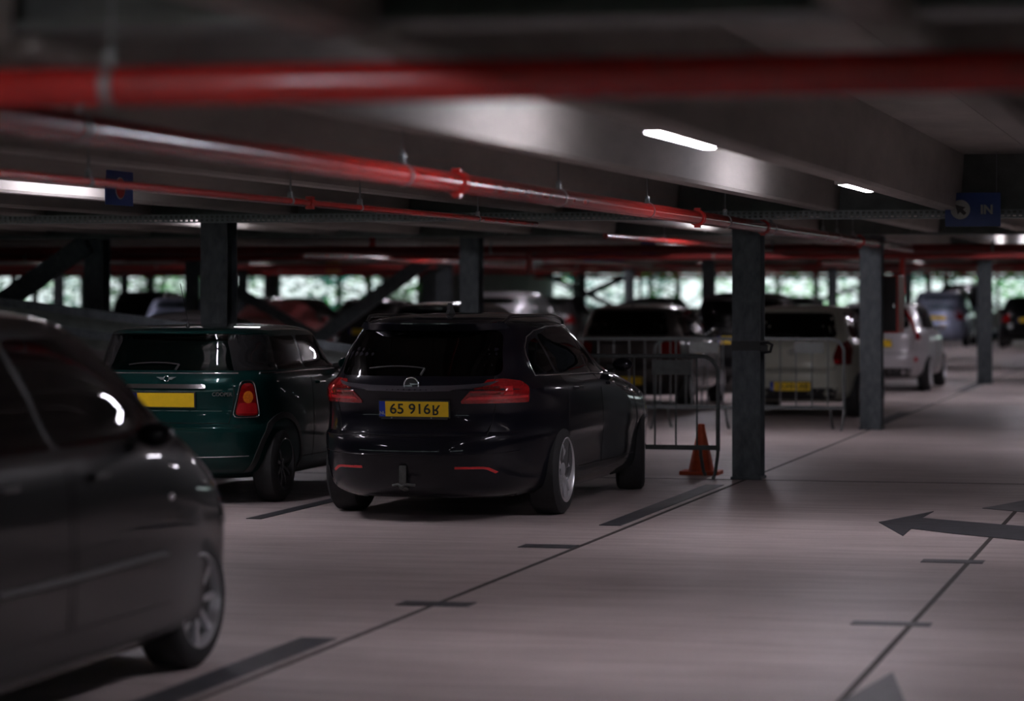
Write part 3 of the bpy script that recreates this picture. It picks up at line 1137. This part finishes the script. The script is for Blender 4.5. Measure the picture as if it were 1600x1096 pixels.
def build_car(spec, name, label, cat, loc, rz, pm, lod=1, glass=('dark', 'mid'), text='', group=None):
    root = thing(name, label, cat, loc, rz, group)
    c = Car(spec, *((.03, 64) if lod == 2 else (.04, 44) if lod == 1 else (.06, 30)))
    L, F = spec['L'], c.F
    me = bpy.data.meshes.new('body')
    c.bm.to_mesh(me)
    body = link('body', me, P[pm], root)
    zb, zt = spec['zb'], spec['zt']
    # windows
    side = spec.get('side')
    if not side:
        yr_, yf_ = F['yr'], F['yf']
        a0, a1 = yr_(zb) + spec.get('cw', .42), yf_(zb) - .42
        b0, b1 = yr_(zt) + .25, yf_(zt) - .16
        ms = [a0 + (a1 - a0) * q for q in (0, .5, 1)]
        mt = [b0 + (b1 - b0) * q for q in (0, .52, 1)]
        side = [[(ms[i] + .03, zb), (ms[i + 1] - .03, zb), (mt[i + 1] - .03, zt), (mt[i] + .03, zt)] for i in range(2)]
    rw = spec.get('rear_win') or [(-spec['rwb'], zb + .02), (spec['rwb'], zb + .02), (spec['rwt'], zt), (-spec['rwt'], zt)]
    fw = [(-spec['fwb'], zb), (spec['fwb'], zb), (spec['fwt'], zt + .01), (-spec['fwt'], zt + .01)]
    rw_r, fw_r = rounded(rw, .07), rounded(fw, .07)
    side_r = [rounded(p, .05, 3) for p in side]
    # cutters: cabin, window openings, wheel arches
    cuts = []
    zs = [zb - .22, zb - .1, zb, (zb + zt) / 2, zt, spec['ztop'] - .075]
    cuts.append(hull(F, zs, 20, (.065, .10, F['yf'](zb))))
    bm = bmesh.new()
    for p in side_r:
        prism(bm, inset_poly(p, .018), -1.4, 1.4, lambda a, b, d: (d, a, b))
    cuts.append(bm)
    bm = bmesh.new()
    prism(bm, inset_poly(rw_r, .03), -1, F['yr'](zt) + .5, lambda a, b, d: (a, d, b))
    prism(bm, inset_poly(fw_r, .03), F['yf'](zt) - .5, L + .5, lambda a, b, d: (a, d, b))
    cuts.append(bm)
    bm = bmesh.new()
    for y in (spec['ya'], spec['yb']):
        for sg in (-1, 1):
            lathe(bm, [(-.22, spec['arch']), (.22, spec['arch'])], 'X', 36, (sg * (spec['track'] - .02), y, spec['wr'] + .01))
    cuts.append(bm)
    boolean(body, cuts)
    me = body.data
    for p in me.polygons: p.use_smooth = True
    me.set_sharp_from_angle(angle=R(28))
    if not me.materials: me.materials.append(P[pm])
    # glass
    st = .05 if lod > 0 else .12
    for i, p in enumerate(side_r):
        for sg in (-1, 1):
            bm = c.panel(p, c.ray_side(sg), .002, .006, st)
            obj('side_window', bm, G[glass[0] if i < len(side_r) - 1 else glass[1]], root, 40)
    obj('rear_window', c.panel(rw_r, c.ray_rear(), .002, .006, st), G[glass[0]], root, 40)
    obj('windscreen', c.panel(fw_r, c.ray_front(), .002, .006, st), G['clear' if lod < 1 else glass[1]], root, 40)
    # lights
    tl = spec.get('tail', [(.52, .74), (.50, .93), (.62, .96), (1.0, .96), (1.05, .74)])
    hl = spec.get('head', [(.45, .58), (.50, .70), (.85, .80), (1.3, .80), (1.1, .62)])
    for sg in (-1, 1):
        t_ = obj('tail_light', c.panel(tl, c.ray_wrap(sg), .006, .014, .035 if lod else .1), M[spec.get('lens', 'red_lens')], root, 40)
        for sub, m_, nm in spec.get('tail_sub', ()):
            obj(nm, c.panel(sub, c.ray_wrap(sg), .0095, .006, .03 if lod else .1), M[m_], t_, 40)
        obj('headlight', c.panel(hl, c.ray_wrap(sg, True), .006, .014, .05 if lod else .1), M['clear_lens'], root, 40)
        if spec.get('refl'):
            obj('reflector', c.panel(spec['refl'], c.ray_wrap(sg), .005, .01, .04), M['red_lens_bright'], root, 40)
        # mirrors
        ym = spec.get('ym', F['yf'](zb) - .75)
        hw_ = F['hw'](zb - .02)
        bm = bmesh.new()
        bmesh.ops.create_icosphere(bm, subdivisions=3, radius=1)
        bmesh.ops.transform(bm, matrix=Matrix.Translation((sg * (hw_ + .085), ym, zb + .02)) @ Matrix.Diagonal((.085, .055, .055, 1)), verts=bm.verts)
        mir = obj('wing_mirror', bm, P[pm], root, 60)
        bm = bmesh.new()
        tube(bm, [(sg * (hw_ - .04), ym + .01, zb - .01), (sg * (hw_ + .05), ym, zb + .01)], [.03, .022], 8)
        obj('mirror_arm', bm, M['trim'], mir, 50)
    # plate
    pz = spec.get('pz', .80)
    h, n = c.hit(c.ray_rear(), spec.get('px', 0), pz, .014)
    tilt = -math.degrees(math.atan2(n.z, -n.y)) if n is not None else 0
    plate(root, text, spec.get('px', 0), h.y, pz, tilt, blank=text in ('', 'blank'))
    add_wheels(root, spec, lod)
    # lower dark skirt at the rear and seams
    if lod > 0:
        zl = spec['tab'][1][0]
        if lod == 1: obj('lower_bumper_trim', c.panel([(-.55, zl - .03), (.55, zl - .03), (.60, zl + .12), (-.60, zl + .12)], c.ray_rear(), .004, .01, .07), M['trim'], root, 40)
        bm = bmesh.new()
        sx = spec.get('seam', .66)
        c.line([(-sx * .96, zb), (-sx, zb - .2), (-sx * .93, .64), (sx * .93, .64), (sx, zb - .2), (sx * .96, zb)], c.ray_rear(), .0045, -.001, bm=bm)
        obj('tailgate_seam', bm, M['gap'], root, 40)
        for sg in (-1, 1):
            bm = bmesh.new()
            for y in spec.get('doors', (side[0][1][0], side[-1][0][0])):
                c.line([(y, .33), (y, zb - .01)], c.ray_side(sg), .004, -.001, bm=bm)
            c.line([(spec['ya'] + spec['arch'] + .05, .34), (spec['yb'] - spec['arch'] - .05, .34)], c.ray_side(sg), .004, -.001, bm=bm)
            obj('door_seam', bm, M['gap'], root, 40)
            for y in spec.get('handles', ()):
                h, n = c.hit(c.ray_side(sg), y, zb - .12, .02)
                bm = bmesh.new()
                tube(bm, [(h.x - sg * .03, y - .10, h.z), (h.x, y - .08, h.z), (h.x, y + .08, h.z), (h.x - sg * .03, y + .10, h.z)], .012, 8)
                obj('door_handle', bm, P[pm], root, 40)
        # wiper on the rear glass
        wz = zb + .06
        pts = [c.hit(c.ray_rear(), q, wz - .02 + .022 * (1 - ((q + .12) / .25) ** 2), .018)[0] for q in [-.34 + .06 * i for i in range(8)]]
        bm = bmesh.new()
        tube(bm, pts, .006, 6)
        a = c.hit(c.ray_rear(), .06, zb + .0, .02)[0]
        tube(bm, [pts[-1], a], .009, 6)
        obj('rear_wiper', bm, M['trim'], root, 40)
        # seats seen through the glass
        for sx_, sy in ((-.36, F['yf'](zb) - 1.55), (.36, F['yf'](zb) - 1.55), (-.36, F['yr'](zb) + .75), (.36, F['yr'](zb) + .75)):
            bm = bmesh.new()
            box(bm, (sx_, sy, zb - .02), (.46, .13, .38), bev=.05)
            box(bm, (sx_, sy - .02, zb + .235), (.25, .09, .15), bev=.035)
            for q in (-.06, .06):
                tube(bm, [(sx_ + q, sy - .01, zb + .13), (sx_ + q, sy - .01, zb + .2)], .007, 6)
            obj('seat_back', bm, M['seat'], root, 50)
    return root, c

# number tables: height, rear y, front y, half width
ESTATE = dict(L=4.9, ztop=1.515, zb=1.06, zt=1.40, wr=.335, rim=.245, ww=.235, ya=1.17, yb=3.91, track=.903, arch=.362, alloy='alloy', spokes=5, style='twin',
    tab=[(.175, .24, 4.70, .80), (.23, .13, 4.82, .875), (.34, .05, 4.88, .905), (.50, .0, 4.90, .915), (.612, .013, 4.90, .925), (.635, .03, 4.88, .925), (.66, .085, 4.86, .925), (.80, .115, 4.70, .920), (.93, .085, 4.2, .905),
         (.965, .07, 4.05, .895), (.995, .12, 3.85, .875), (1.03, .16, 3.65, .835), (1.08, .19, 3.5, .795), (1.22, .30, 3.18, .735), (1.34, .44, 2.85, .675), (1.40, .50, 2.68, .635), (1.425, .46, 2.60, .61), (1.445, .46, 2.50, .58), (1.465, .56, 2.36, .53),
         (1.485, .75, 2.25, .46), (1.50, 1.0, 2.15, .36), (1.511, 1.35, 2.05, .20), (1.515, 1.65, 1.85, .06)],
    nr=[(0, 3.5), (.9, 3.5), (1.1, 3.6), (1.5, 4)], nf=[(0, 4.4), (.8, 4.2), (1, 3.4), (1.4, 4)],
    side=[[(.80, 1.068), (1.24, 1.065), (1.13, 1.335), (.92, 1.30), (.80, 1.20)], [(1.30, 1.064), (2.27, 1.045), (2.20, 1.392), (1.60, 1.392), (1.18, 1.35)], [(2.33, 1.043), (3.52, 1.0), (3.0, 1.23), (2.62, 1.365), (2.26, 1.392)]],
    rear_win=[(-.62, 1.062), (.62, 1.062), (.545, 1.392), (-.545, 1.392)], fwb=.66, fwt=.56,
    tail=[(.39, .868), (.385, .885), (.45, .955), (.50, .985), (.58, 1.0), (.66, 1.035), (.9, 1.04), (1.35, 1.02), (1.52, .98), (1.52, .868)],
    tail_sub=[([(.455, .945), (.50, .972), (.62, .985), (.78, .985), (.78, .935), (.46, .925)], 'dark_lens', 'upper_lens'),
              ([(.42, .895), (.45, .915), (.90, .920), (1.45, .92), (1.45, .905), (.90, .90)], 'red_lens_bright', 'light_bar'),
              ([(.82, .93), (.84, .985), (1.0, .985), (.98, .93)], 'red_lens_bright', 'bright_lens')],
    refl=[(.33, .398), (.33, .414), (.56, .414), (.62, .408), (.74, .372), (.70, .362), (.60, .392), (.56, .398)],
    px=.03, pz=.826, seam=.60, doors=(1.28, 2.30), handles=(1.55, 2.6), ym=3.05, steer=12)
MINI = dict(L=3.70, ztop=1.41, zb=1.045, wr=.300, rim=.205, ww=.19, ya=.62, yb=3.09, track=.815, arch=.345, alloy='alloy_dark', spokes=9, style='many',
    zt=1.338, tab=[(.20, .26, 3.50, .72), (.26, .10, 3.60, .79), (.36, .03, 3.67, .825), (.50, .0, 3.70, .835), (.575, .0, 3.70, .838), (.605, .03, 3.69, .838), (.63, .085, 3.66, .838), (.75, .105, 3.62, .835), (.88, .10, 3.40, .825), (.95, .105, 3.05, .815),
         (1.0, .125, 2.85, .80), (1.03, .15, 2.75, .775), (1.06, .175, 2.66, .745), (1.20, .235, 2.44, .70), (1.325, .285, 2.24, .655), (1.345, .255, 2.20, .64), (1.362, .27, 2.15, .61), (1.38, .36, 2.05, .55), (1.395, .55, 1.95, .44), (1.405, .85, 1.8, .27), (1.41, 1.2, 1.5, .06)],
    nr=[(0, 4.8), (1, 4.8), (1.4, 4.8)], nf=[(0, 3.0), (1, 3.2), (1.4, 4)],
    side=[[(.50, 1.055), (1.28, 1.05), (1.26, 1.315), (.52, 1.315)], [(1.33, 1.05), (2.42, 1.045), (2.06, 1.31), (1.31, 1.315)]],
    rear_win=[(-.575, 1.052), (.575, 1.052), (.535, 1.338), (-.535, 1.338)], fwb=.6, fwt=.54,
    tail=rounded([(.585, .70), (.66, .955), (.80, .955), (.89, .70)], .05, 4), lens='red_lens',
    tail_sub=[(rounded([(.60, .715), (.625, .80), (.85, .80), (.865, .715)], .03, 3), 'red_lens_bright', 'lower_lens'),
              ([(.735 + .062 * math.cos(2 * PI * k / 20), .845 + .048 * math.sin(2 * PI * k / 20)) for k in range(20)], 'amber', 'indicator')],
    pz=.822, px=-.02, seam=.55, doors=(1.30, 2.5), handles=(1.5,), ym=2.15)
HATCH = dict(L=4.1, ztop=1.48, zb=1.03, zt=1.38, wr=.305, rim=.20, ww=.195, ya=.72, yb=3.25, track=.835, arch=.35, alloy='alloy', spokes=7, style='five',
    tab=[(.21, .25, 3.90, .74), (.28, .08, 4.02, .82), (.42, .0, 4.08, .85), (.55, .0, 4.10, .857), (.61, .02, 4.09, .857), (.66, .06, 4.06, .857), (.80, .08, 3.90, .85), (.92, .09, 3.5, .835), (.98, .11, 3.28, .81), (1.03, .14, 3.10, .77), (1.20, .24, 2.75, .71),
         (1.38, .36, 2.35, .63), (1.405, .33, 2.28, .60), (1.43, .36, 2.18, .56), (1.45, .50, 2.05, .48), (1.47, .8, 1.85, .32), (1.48, 1.2, 1.5, .08)],
    rwb=.58, rwt=.50, fwb=.62, fwt=.52, pz=.80, handles=(1.3, 2.1))
PALE = dict(HATCH, pz=.42, tail=rounded([(.60, .70), (.56, .80), (.66, .97), (1.1, 1.02), (1.25, .90), (1.1, .70)], .04), tail_sub=[(rounded([(.58, .715), (.58, .77), (.68, .77), (.68, .715)], .02), 'red_lens_bright', 'reverse_lens')], lens='dark_lens', alloy='alloy', seam=.6)
TALLHATCH = dict(HATCH, pz=.80, tail=[(.76, .86), (.72, 1.1), (.66, 1.34), (.74, 1.34), (.88, 1.1), (.96, .86)], rwb=.54, rwt=.49, seam=.6)
MPV = dict(L=4.4, ztop=1.64, zb=1.06, zt=1.50, wr=.315, rim=.222, ww=.205, ya=.82, yb=3.53, track=.872, arch=.358, alloy='alloy', spokes=8, style='eight',
    tab=[(.21, .25, 4.15, .78), (.28, .08, 4.30, .855), (.42, .0, 4.38, .885), (.55, .0, 4.40, .893), (.65, .03, 4.37, .895), (.80, .07, 4.22, .893), (.90, .09, 4.0, .885), (.98, .10, 3.80, .87), (1.03, .12, 3.66, .845), (1.08, .15, 3.52, .80), (1.30, .24, 3.08, .745),
         (1.50, .36, 2.64, .67), (1.55, .33, 2.52, .645), (1.585, .38, 2.38, .59), (1.61, .55, 2.2, .50), (1.63, .9, 1.95, .34), (1.64, 1.3, 1.6, .08)],
    nf=[(0, 2.9), (1, 3.0), (1.5, 4)], rwb=.62, rwt=.54, fwb=.68, fwt=.58, pz=.85, handles=(1.4, 2.3),
    tail=[(.60, .80), (.56, 1.0), (.60, 1.08), (.9, 1.08), (1.1, .80)], head=[(.50, .60), (.52, .74), (.8, .86), (1.25, .93), (1.75, .93), (1.35, .70), (1.0, .60)])
CARRIER = dict(MPV, L=4.48, wr=.305, rim=.212, steer=-4, yb=3.56, arch=.345, ym=2.85,
    tab=[(.16, .25, 4.34, .80), (.22, .08, 4.44, .87), (.42, .0, 4.48, .885), (.55, .0, 4.48, .893), (.65, .03, 4.46, .895), (.80, .07, 4.34, .893), (.90, .09, 4.18, .885), (.98, .10, 4.05, .87), (1.03, .12, 3.97, .845), (1.08, .15, 3.88, .80), (1.30, .24, 3.44, .745),
         (1.50, .36, 2.98, .67), (1.55, .33, 2.84, .645), (1.585, .38, 2.66, .59), (1.61, .55, 2.42, .50), (1.63, .9, 2.1, .34), (1.64, 1.3, 1.7, .08)],
    nf=[(0, 4.6), (.8, 4.4), (1, 4.2), (1.5, 4.5)])
SALOON = dict(HATCH, L=4.5, ztop=1.43, zb=.99, zt=1.33, ya=.95, yb=3.6,
    tab=[(.21, .25, 4.30, .76), (.28, .08, 4.42, .83), (.42, .0, 4.48, .86), (.55, .0, 4.50, .867), (.66, .03, 4.46, .867), (.80, .06, 4.25, .86), (.90, .12, 3.8, .845), (.95, .35, 3.5, .82), (.99, .62, 3.3, .78), (1.15, .95, 2.95, .70),
         (1.30, 1.35, 2.6, .63), (1.35, 1.5, 2.45, .59), (1.38, 1.62, 2.35, .55), (1.405, 1.78, 2.25, .46), (1.42, 1.9, 2.15, .30), (1.43, 1.98, 2.08, .10)], cw=.2, tail=[(.5, .70), (.48, .84), (.62, .88), (1.2, .88), (1.2, .70)])
VAN = dict(MPV, L=4.7, ztop=1.86, zb=1.15, zt=1.68,
    tab=[(.21, .25, 4.45, .80), (.28, .08, 4.6, .88), (.42, .0, 4.68, .91), (.60, .0, 4.70, .92), (.90, .05, 4.45, .92), (1.05, .07, 4.2, .90), (1.15, .09, 3.95, .86), (1.40, .14, 3.6, .81), (1.68, .24, 3.15, .73), (1.76, .28, 2.95, .68), (1.81, .36, 2.75, .60), (1.84, .7, 2.4, .45), (1.86, 1.2, 1.9, .12)], yb=3.75)

# the long black estate car ------------------------------------------------
est, c = build_car(ESTATE, 'estate_car', 'glossy black estate car with a yellow plate reading 65 916, centre of the picture', 'car', (-5.71, 20.0, 0), R(-1.1), 'blue_black', 2, ('dark', 'dark'), '65 916')
for ch in est.children:
    if ch.name.startswith('licence_plate'):
        for g in ch.children:
            if g.name.startswith('lettering'):
                # the last letter of this plate stands on its head
                me = text_mesh('65 916', .104, .002, .0012)
                g.data = me; me.materials.append(M['ink']); g.scale = (1.08, 1, 1)
                xs = [v.co.x for v in me.vertices]
                g.location.x = -.175 + (max(xs) - min(xs)) * 1.08 / 2 - .006
                m2 = text_mesh('R', .104, .002, .0012, flip=True)
                o = link('last_letter', m2, M['ink'], ch)
                o.location = (g.location.x + (max(xs) - min(xs)) * .54 + .042, -.0105, -.002); o.rotation_euler = (R(90), 0, 0)
        bm = bmesh.new()
        box(bm, (0, -.004, -.066), (.50, .006, .018))
        fr_ = obj('dealer_strip', bm, M['trim'], ch)
        for q in (-.17, .13):
            bm = bmesh.new()
            lathe(bm, [(0, .006), (-.004, .006)], 'Y', 10, (q, -.007, -.064))
            obj('screw', bm, M['galv'], ch)
# chrome blade, badge, window line, rails, bumper line, tow bar
M['blade'] = mat('satin_dark_blade', (.16, .155, .18), .3, .8, coat=.5, var=.03)
obj('tailgate_blade', c.panel([(-.60, 1.022), (-.5, 1.004), (-.3, .990), (0, .984), (.3, .990), (.5, 1.004), (.60, 1.022), (.56, .994), (.45, .974), (.3, .962), (0, .955), (-.3, .962), (-.45, .974), (-.56, .994)], c.ray_rear(), .010, .016, .04), M['blade'], est, 50)
h, n = c.hit(c.ray_rear(), .01, .99, .012)
bm = bmesh.new()
tube(bm, [(h.x + .054 * math.cos(2 * PI * k / 32), h.y - .012, h.z + .054 * math.sin(2 * PI * k / 32)) for k in range(32)], .0065, 8, closed=True)
prism(bm, [(h.x - .066, h.z - .008), (h.x - .004, h.z + .002), (h.x - .012, h.z + .014), (h.x + .066, h.z + .008), (h.x + .004, h.z - .002), (h.x + .012, h.z - .014)], h.y - .020, h.y - .012, fz)
bd = obj('badge', bm, M['chrome'], est, 50)
bm = bmesh.new()
lathe(bm, [(0, .050), (.012, .052)], 'Y', 28, (h.x, h.y - .010, h.z))
obj('badge_disc', bm, M['trim'], bd)
for sg in (-1, 1):
    bm = bmesh.new()
    c.line([(.77, 1.055), (.765, 1.20), (.80, 1.26), (.92, 1.335), (1.15, 1.38), (1.60, 1.408), (2.25, 1.408), (2.64, 1.378), (3.02, 1.24), (3.60, .985), (2.3, 1.03)], c.ray_side(sg), .006, .004, closed=True, bm=bm, n=8)
    obj('chrome_window_trim', bm, M['chrome'], est, 60)
    bm = bmesh.new()
    pts = [c.hit(c.ray_top(), sg * (.53 + .02 * math.sin(q * 3)), .72 + 1.85 * q, .038 if 0 < q < 1 else .0)[0] for q in [k / 14 for k in range(15)]]
    tube(bm, pts, .014, 8)
    obj('roof_rail', bm, M['trim_gloss'], est, 50)
    bm = c.line([(sg * .0, .628), (sg * .4, .63), (sg * .70, .634)], c.ray_rear(), .004, .002)
    c.line([(sg * .0, .50), (sg * .35, .498), (sg * .62, .505), (sg * .74, .52)], c.ray_rear(), .005, .001, bm=bm)
    obj('bumper_crease', bm, P['blue_black'], est, 50)
bm = bmesh.new()
prism(bm, [(-.10, .0), (.10, .0), (.045, .035), (.0, .075), (-.03, .08), (-.055, .03)], -.012, .012, lambda a, b, d: (d, 1.15 + a, 1.508 + b))
obj('roof_fin', bm, M['trim'], est)
h, n = c.hit(c.ray_rear(), 0, .40, 0)
bm = bmesh.new()
box(bm, (-.03, h.y - .012, .345), (.05, .03, .15), bev=.006)
tube(bm, [(-.10, h.y - .03, .275), (-.06, h.y - .035, .285), (-.03, h.y - .04, .268), (0, h.y - .035, .285), (.07, h.y - .03, .28)], .010, 8)
tube(bm, [(-.03, h.y + .25, .24), (-.03, h.y + .05, .25), (-.03, h.y - .035, .27)], .022, 10)
obj('tow_bar', bm, M['tow'], est, 50)
# spoiler lip at the top of the rear glass
obj('spoiler', c.panel([(-.56, 1.405), (.56, 1.405), (.53, 1.435), (-.53, 1.435)], c.ray_rear(), .02, .03, .05), P['blue_black'], est, 40)

# the green hatchback -------------------------------------------------------
mi, c = build_car(MINI, 'hatchback_car', 'small dark green hatchback with blank yellow plate, left of the black estate car', 'car', (-8.07, 21.28, 0), 0, 'green', 2, ('mid', 'mid'), 'blank')
bm = bmesh.new()
c.line([(-.56, 1.030), (-.3, 1.030), (0, 1.030), (.3, 1.030), (.56, 1.030)], c.ray_rear(), .007, .003, bm=bm, n=8)
obj('chrome_waist_strip', bm, M['chrome'], mi, 60)
for sg in (-1, 1):
    obj('chrome_waist_strip', c.line([(.36, 1.030), (1.2, 1.030), (2.6, 1.022)], c.ray_side(sg), .007, .003, n=8), M['chrome'], mi, 60)
    rim_ = rounded([(.565, .685), (.645, .972), (.815, .972), (.915, .685)], .055, 5)
    obj('chrome_light_rim', c.line(rim_, c.ray_wrap(sg), .006, .006, closed=True, n=8, step=.03), M['chrome'], mi, 60)
    for ax in ('ya', 'yb'):
        y0 = MINI[ax]
        arc = [(y0 + (MINI['arch'] + .012) * math.cos(a), MINI['wr'] + .01 + (MINI['arch'] + .012) * math.sin(a)) for a in [PI * k / 24 for k in range(-1, 26)]]
        arc2 = [(y0 + (MINI['arch'] + .06) * math.cos(a), MINI['wr'] + .01 + (MINI['arch'] + .06) * math.sin(a)) for a in [PI * k / 24 for k in range(25, -2, -1)]]
        obj('arch_trim', c.panel(arc + arc2, c.ray_side(sg), .010, .02, .05), M['trim'], mi, 40)
for sg in (-1, 1):
    obj('black_pillar', c.panel([(.60, 1.05), (1.9, 1.05), (1.9, 1.328), (.565, 1.335)], c.ray_wrap(sg), .0035, .006, .05), M['trim_gloss'], mi, 40)
obj('tailgate_handle', c.panel(rounded([(-.335, .912), (.335, .912), (.325, .945), (-.325, .945)], .012, 3), c.ray_rear(), .022, .03, .05), M['chrome'], mi, 40)
h, n = c.hit(c.ray_rear(), .0, .985, .008)
bm = bmesh.new()
tube(bm, [(h.x + .022 * math.cos(2 * PI * k / 20), h.y - .004, h.z + .022 * math.sin(2 * PI * k / 20)) for k in range(20)], .0035, 6, closed=True)
for sg in (-1, 1):
    prism(bm, [(sg * .024, h.z - .006), (sg * .024, h.z + .012), (sg * .085, h.z + .014), (sg * .060, h.z + .002), (sg * .045, h.z - .008)], h.y - .008, h.y - .002, fz)
obj('winged_badge', bm, M['chrome'], mi, 50)
h, n = c.hit(c.ray_rear(), .46, .868, .012)
me = text_mesh('COOPER', .042, .004, .001)
o = link('lettering', me, M['chrome'], mi)
o.location = h; o.rotation_euler = (R(90 - 4), 0, math.atan2(n.x, -n.y)); o.scale = (.95, 1, 1)
bm = bmesh.new()
tube(bm, [(0, .60, 1.39), (0, .60, 1.43)], [.02, .008], 10)
tube(bm, [(0, .60, 1.43), (0, .42, 1.74)], .0028, 6)
obj('antenna', bm, M['trim'], mi, 50)
obj('bumper_crease', c.line([(-.62, .605), (0, .605), (.62, .605)], c.ray_rear(), .005, .001), P['green'], mi, 50)
obj('bumper_trim_line', c.line([(-.66, .385), (0, .37), (.66, .385)], c.ray_rear(), .004, .002), M['galv'], mi, 50)

# the blurred dark people carrier at the left edge ---------------------------
fg, c = build_car(CARRIER, 'people_carrier', 'blurred black car filling the left edge, its silver eight-spoke front wheel in view', 'car', (-5.30, 8.62, 0), 0, 'black', 2, ('mid', 'mid'))
for sg in (-1, 1):
    obj('side_moulding', c.line([(1.3, .55), (2.0, .55), (3.05, .56)], c.ray_side(sg), .016, .003, n=8), M['trim'], fg, 60)
h, n = c.hit(c.ray_side(1), 3.1, .80, .012)
bm = bmesh.new()
bmesh.ops.create_icosphere(bm, subdivisions=2, radius=1)
bmesh.ops.transform(bm, matrix=Matrix.Translation(h) @ Matrix.Diagonal((.012, .035, .018, 1)), verts=bm.verts)
obj('side_repeater', bm, M['clear_lens'], fg, 60)

# the parked rows beyond ----------------------------------------------------
def badge(c, root, x, z, r=.045):
    h, n = c.hit(c.ray_rear(), x, z, .008)
    bm = bmesh.new()
    tube(bm, [(h.x + r * math.cos(2 * PI * k / 20), h.y - .004, h.z + r * .75 * math.sin(2 * PI * k / 20)) for k in range(20)], .008, 6, closed=True)
    box(bm, (h.x, h.y - .004, h.z), (.014, .01, r * 1.3))
    obj('badge', bm, M['chrome'], root, 50)
def whip(root, x, y, z, L=.10, lean=.06):
    bm = bmesh.new()
    tube(bm, [(x, y, z), (x, y - lean, z + L)], [.012, .005], 6)
    obj('antenna', bm, M['trim'], root, 50)
q, c = build_car(PALE, 'hatchback_car', 'pale grey-green hatchback behind the crowd barrier between the first two columns', 'car', (-5.46, 37.4, 0), 0, 'pale', 1, ('dark', 'dark'), 'SX-HH-XB')
badge(c, q, 0, .87); whip(q, -.02, .62, 1.44)
q, c = build_car(TALLHATCH, 'hatchback_car', 'silver hatchback with tall red rear lights, right of the second column', 'car', (-5.50, 47.2, 0), 0, 'silver', 1, ('dark', 'dark'), '82-ZB-LT')
obj('reflector', c.panel(rounded([(.66, .50), (.76, .50), (.76, .57), (.66, .57)], .02), c.ray_wrap(1), .005, .01, .04), M['red_lens_bright'], q)
q, c = build_car(dict(HATCH, pz=.42), 'hatchback_car', 'dark car with pale brown roof behind the left crowd barrier, right of the black estate', 'car', (-8.05, 39.2, 0), 0, 'brown', 1, ('dark', 'dark'), '')
whip(q, 0, .62, 1.44)
q, c = build_car(dict(ESTATE, handles=()), 'estate_car', 'dark car whose curved roof shows just over the black estate, beside the middle column', 'car', (-10.35, 37.0, 0), 0, 'dgrey', 1, ('dark', 'dark'), '')
q, c = build_car(SALOON, 'saloon_car', 'silver-grey saloon parked sideways, its roof and windscreen seen over the green hatchback', 'car', (-14.0, 32.75, 0), R(-90), 'grey', 1, ('mid', 'mid'), '')
q, c = build_car(MPV, 'people_carrier', 'black people carrier with yellow plate, just left of the nearest column', 'car', (-7.75, 46.6, 0), 0, 'black', 1, ('mid', 'mid'), 'LN-58-TK')
FAR = [
    (HATCH, 'hatchback_car', 'dark hatchback with a red rear light at the foot of the long diagonal brace', -17.4, 57.5, 0, 'dgrey'),
    (dict(MPV, ztop=1.64), 'people_carrier', 'people carrier with light grey roof frame beyond the middle column', -14.75, 58.0, 0, 'silver'),
    (HATCH, 'hatchback_car', 'black hatchback beside the light-roofed people carrier, at its left', -20.0, 66.0, 0, 'black'),
    (HATCH, 'hatchback_car', 'dark hatchback with daylight in its windows, in front of the small far cross brace', -18.0, 77.0, 0, 'dgrey'),
    (SALOON, 'saloon_car', 'low dark saloon seen over the pale brown roof', -12.8, 62.8, 0, 'black'),
    (HATCH, 'hatchback_car', 'grey car whose light roof corner shows right of the nearest column', -9.6, 58.0, 0, 'grey'),
    (HATCH, 'hatchback_car', 'distant dark car between the nearest and second columns', -11.4, 78.0, 0, 'dgrey'),
    (MPV, 'people_carrier', 'steel blue people carrier far off on the right of the silver hatchback', -8.0, 84.0, 0, 'blue'),
    (VAN, 'van', 'dark van rising behind the steel blue people carrier', -8.0, 92.0, 0, 'black'),
    (HATCH, 'hatchback_car', 'black hatchback at the right edge beyond the farthest lone column', -5.35, 82.8, 0, 'black'),
    (MPV, 'people_carrier', 'far dark people carrier left of the post behind the guard rail', -27.6, 70.5, 0, 'black'),
    (HATCH, 'hatchback_car', 'far blue-tinted dark hatchback left of the column over the green hatchback', -24.9, 66.0, 0, 'blue'),
    (HATCH, 'hatchback_car', 'dark hatchback right of the column that rises over the green hatchback', -22.4, 67.0, 0, 'black'),
    (SALOON, 'saloon_car', 'dark red saloon behind the silver-grey saloon roof', -20.2, 58.5, 0, 'red'),
    (HATCH, 'hatchback_car', 'distant dark hatchback under the daylight left of the diagonal brace', -27.4, 78.0, 0, 'dgrey'),
    (HATCH, 'hatchback_car', 'faraway dark hatchback by the last row of posts in the middle', -15.6, 79.5, 0, 'black'),
]
for sp, nm, lb, u, v, rz, pm in FAR:
    build_car(sp, nm, lb, 'car' if nm != 'van' else 'van', (u, v, 0), rz, pm, 0, ('clear', 'clear'), '')
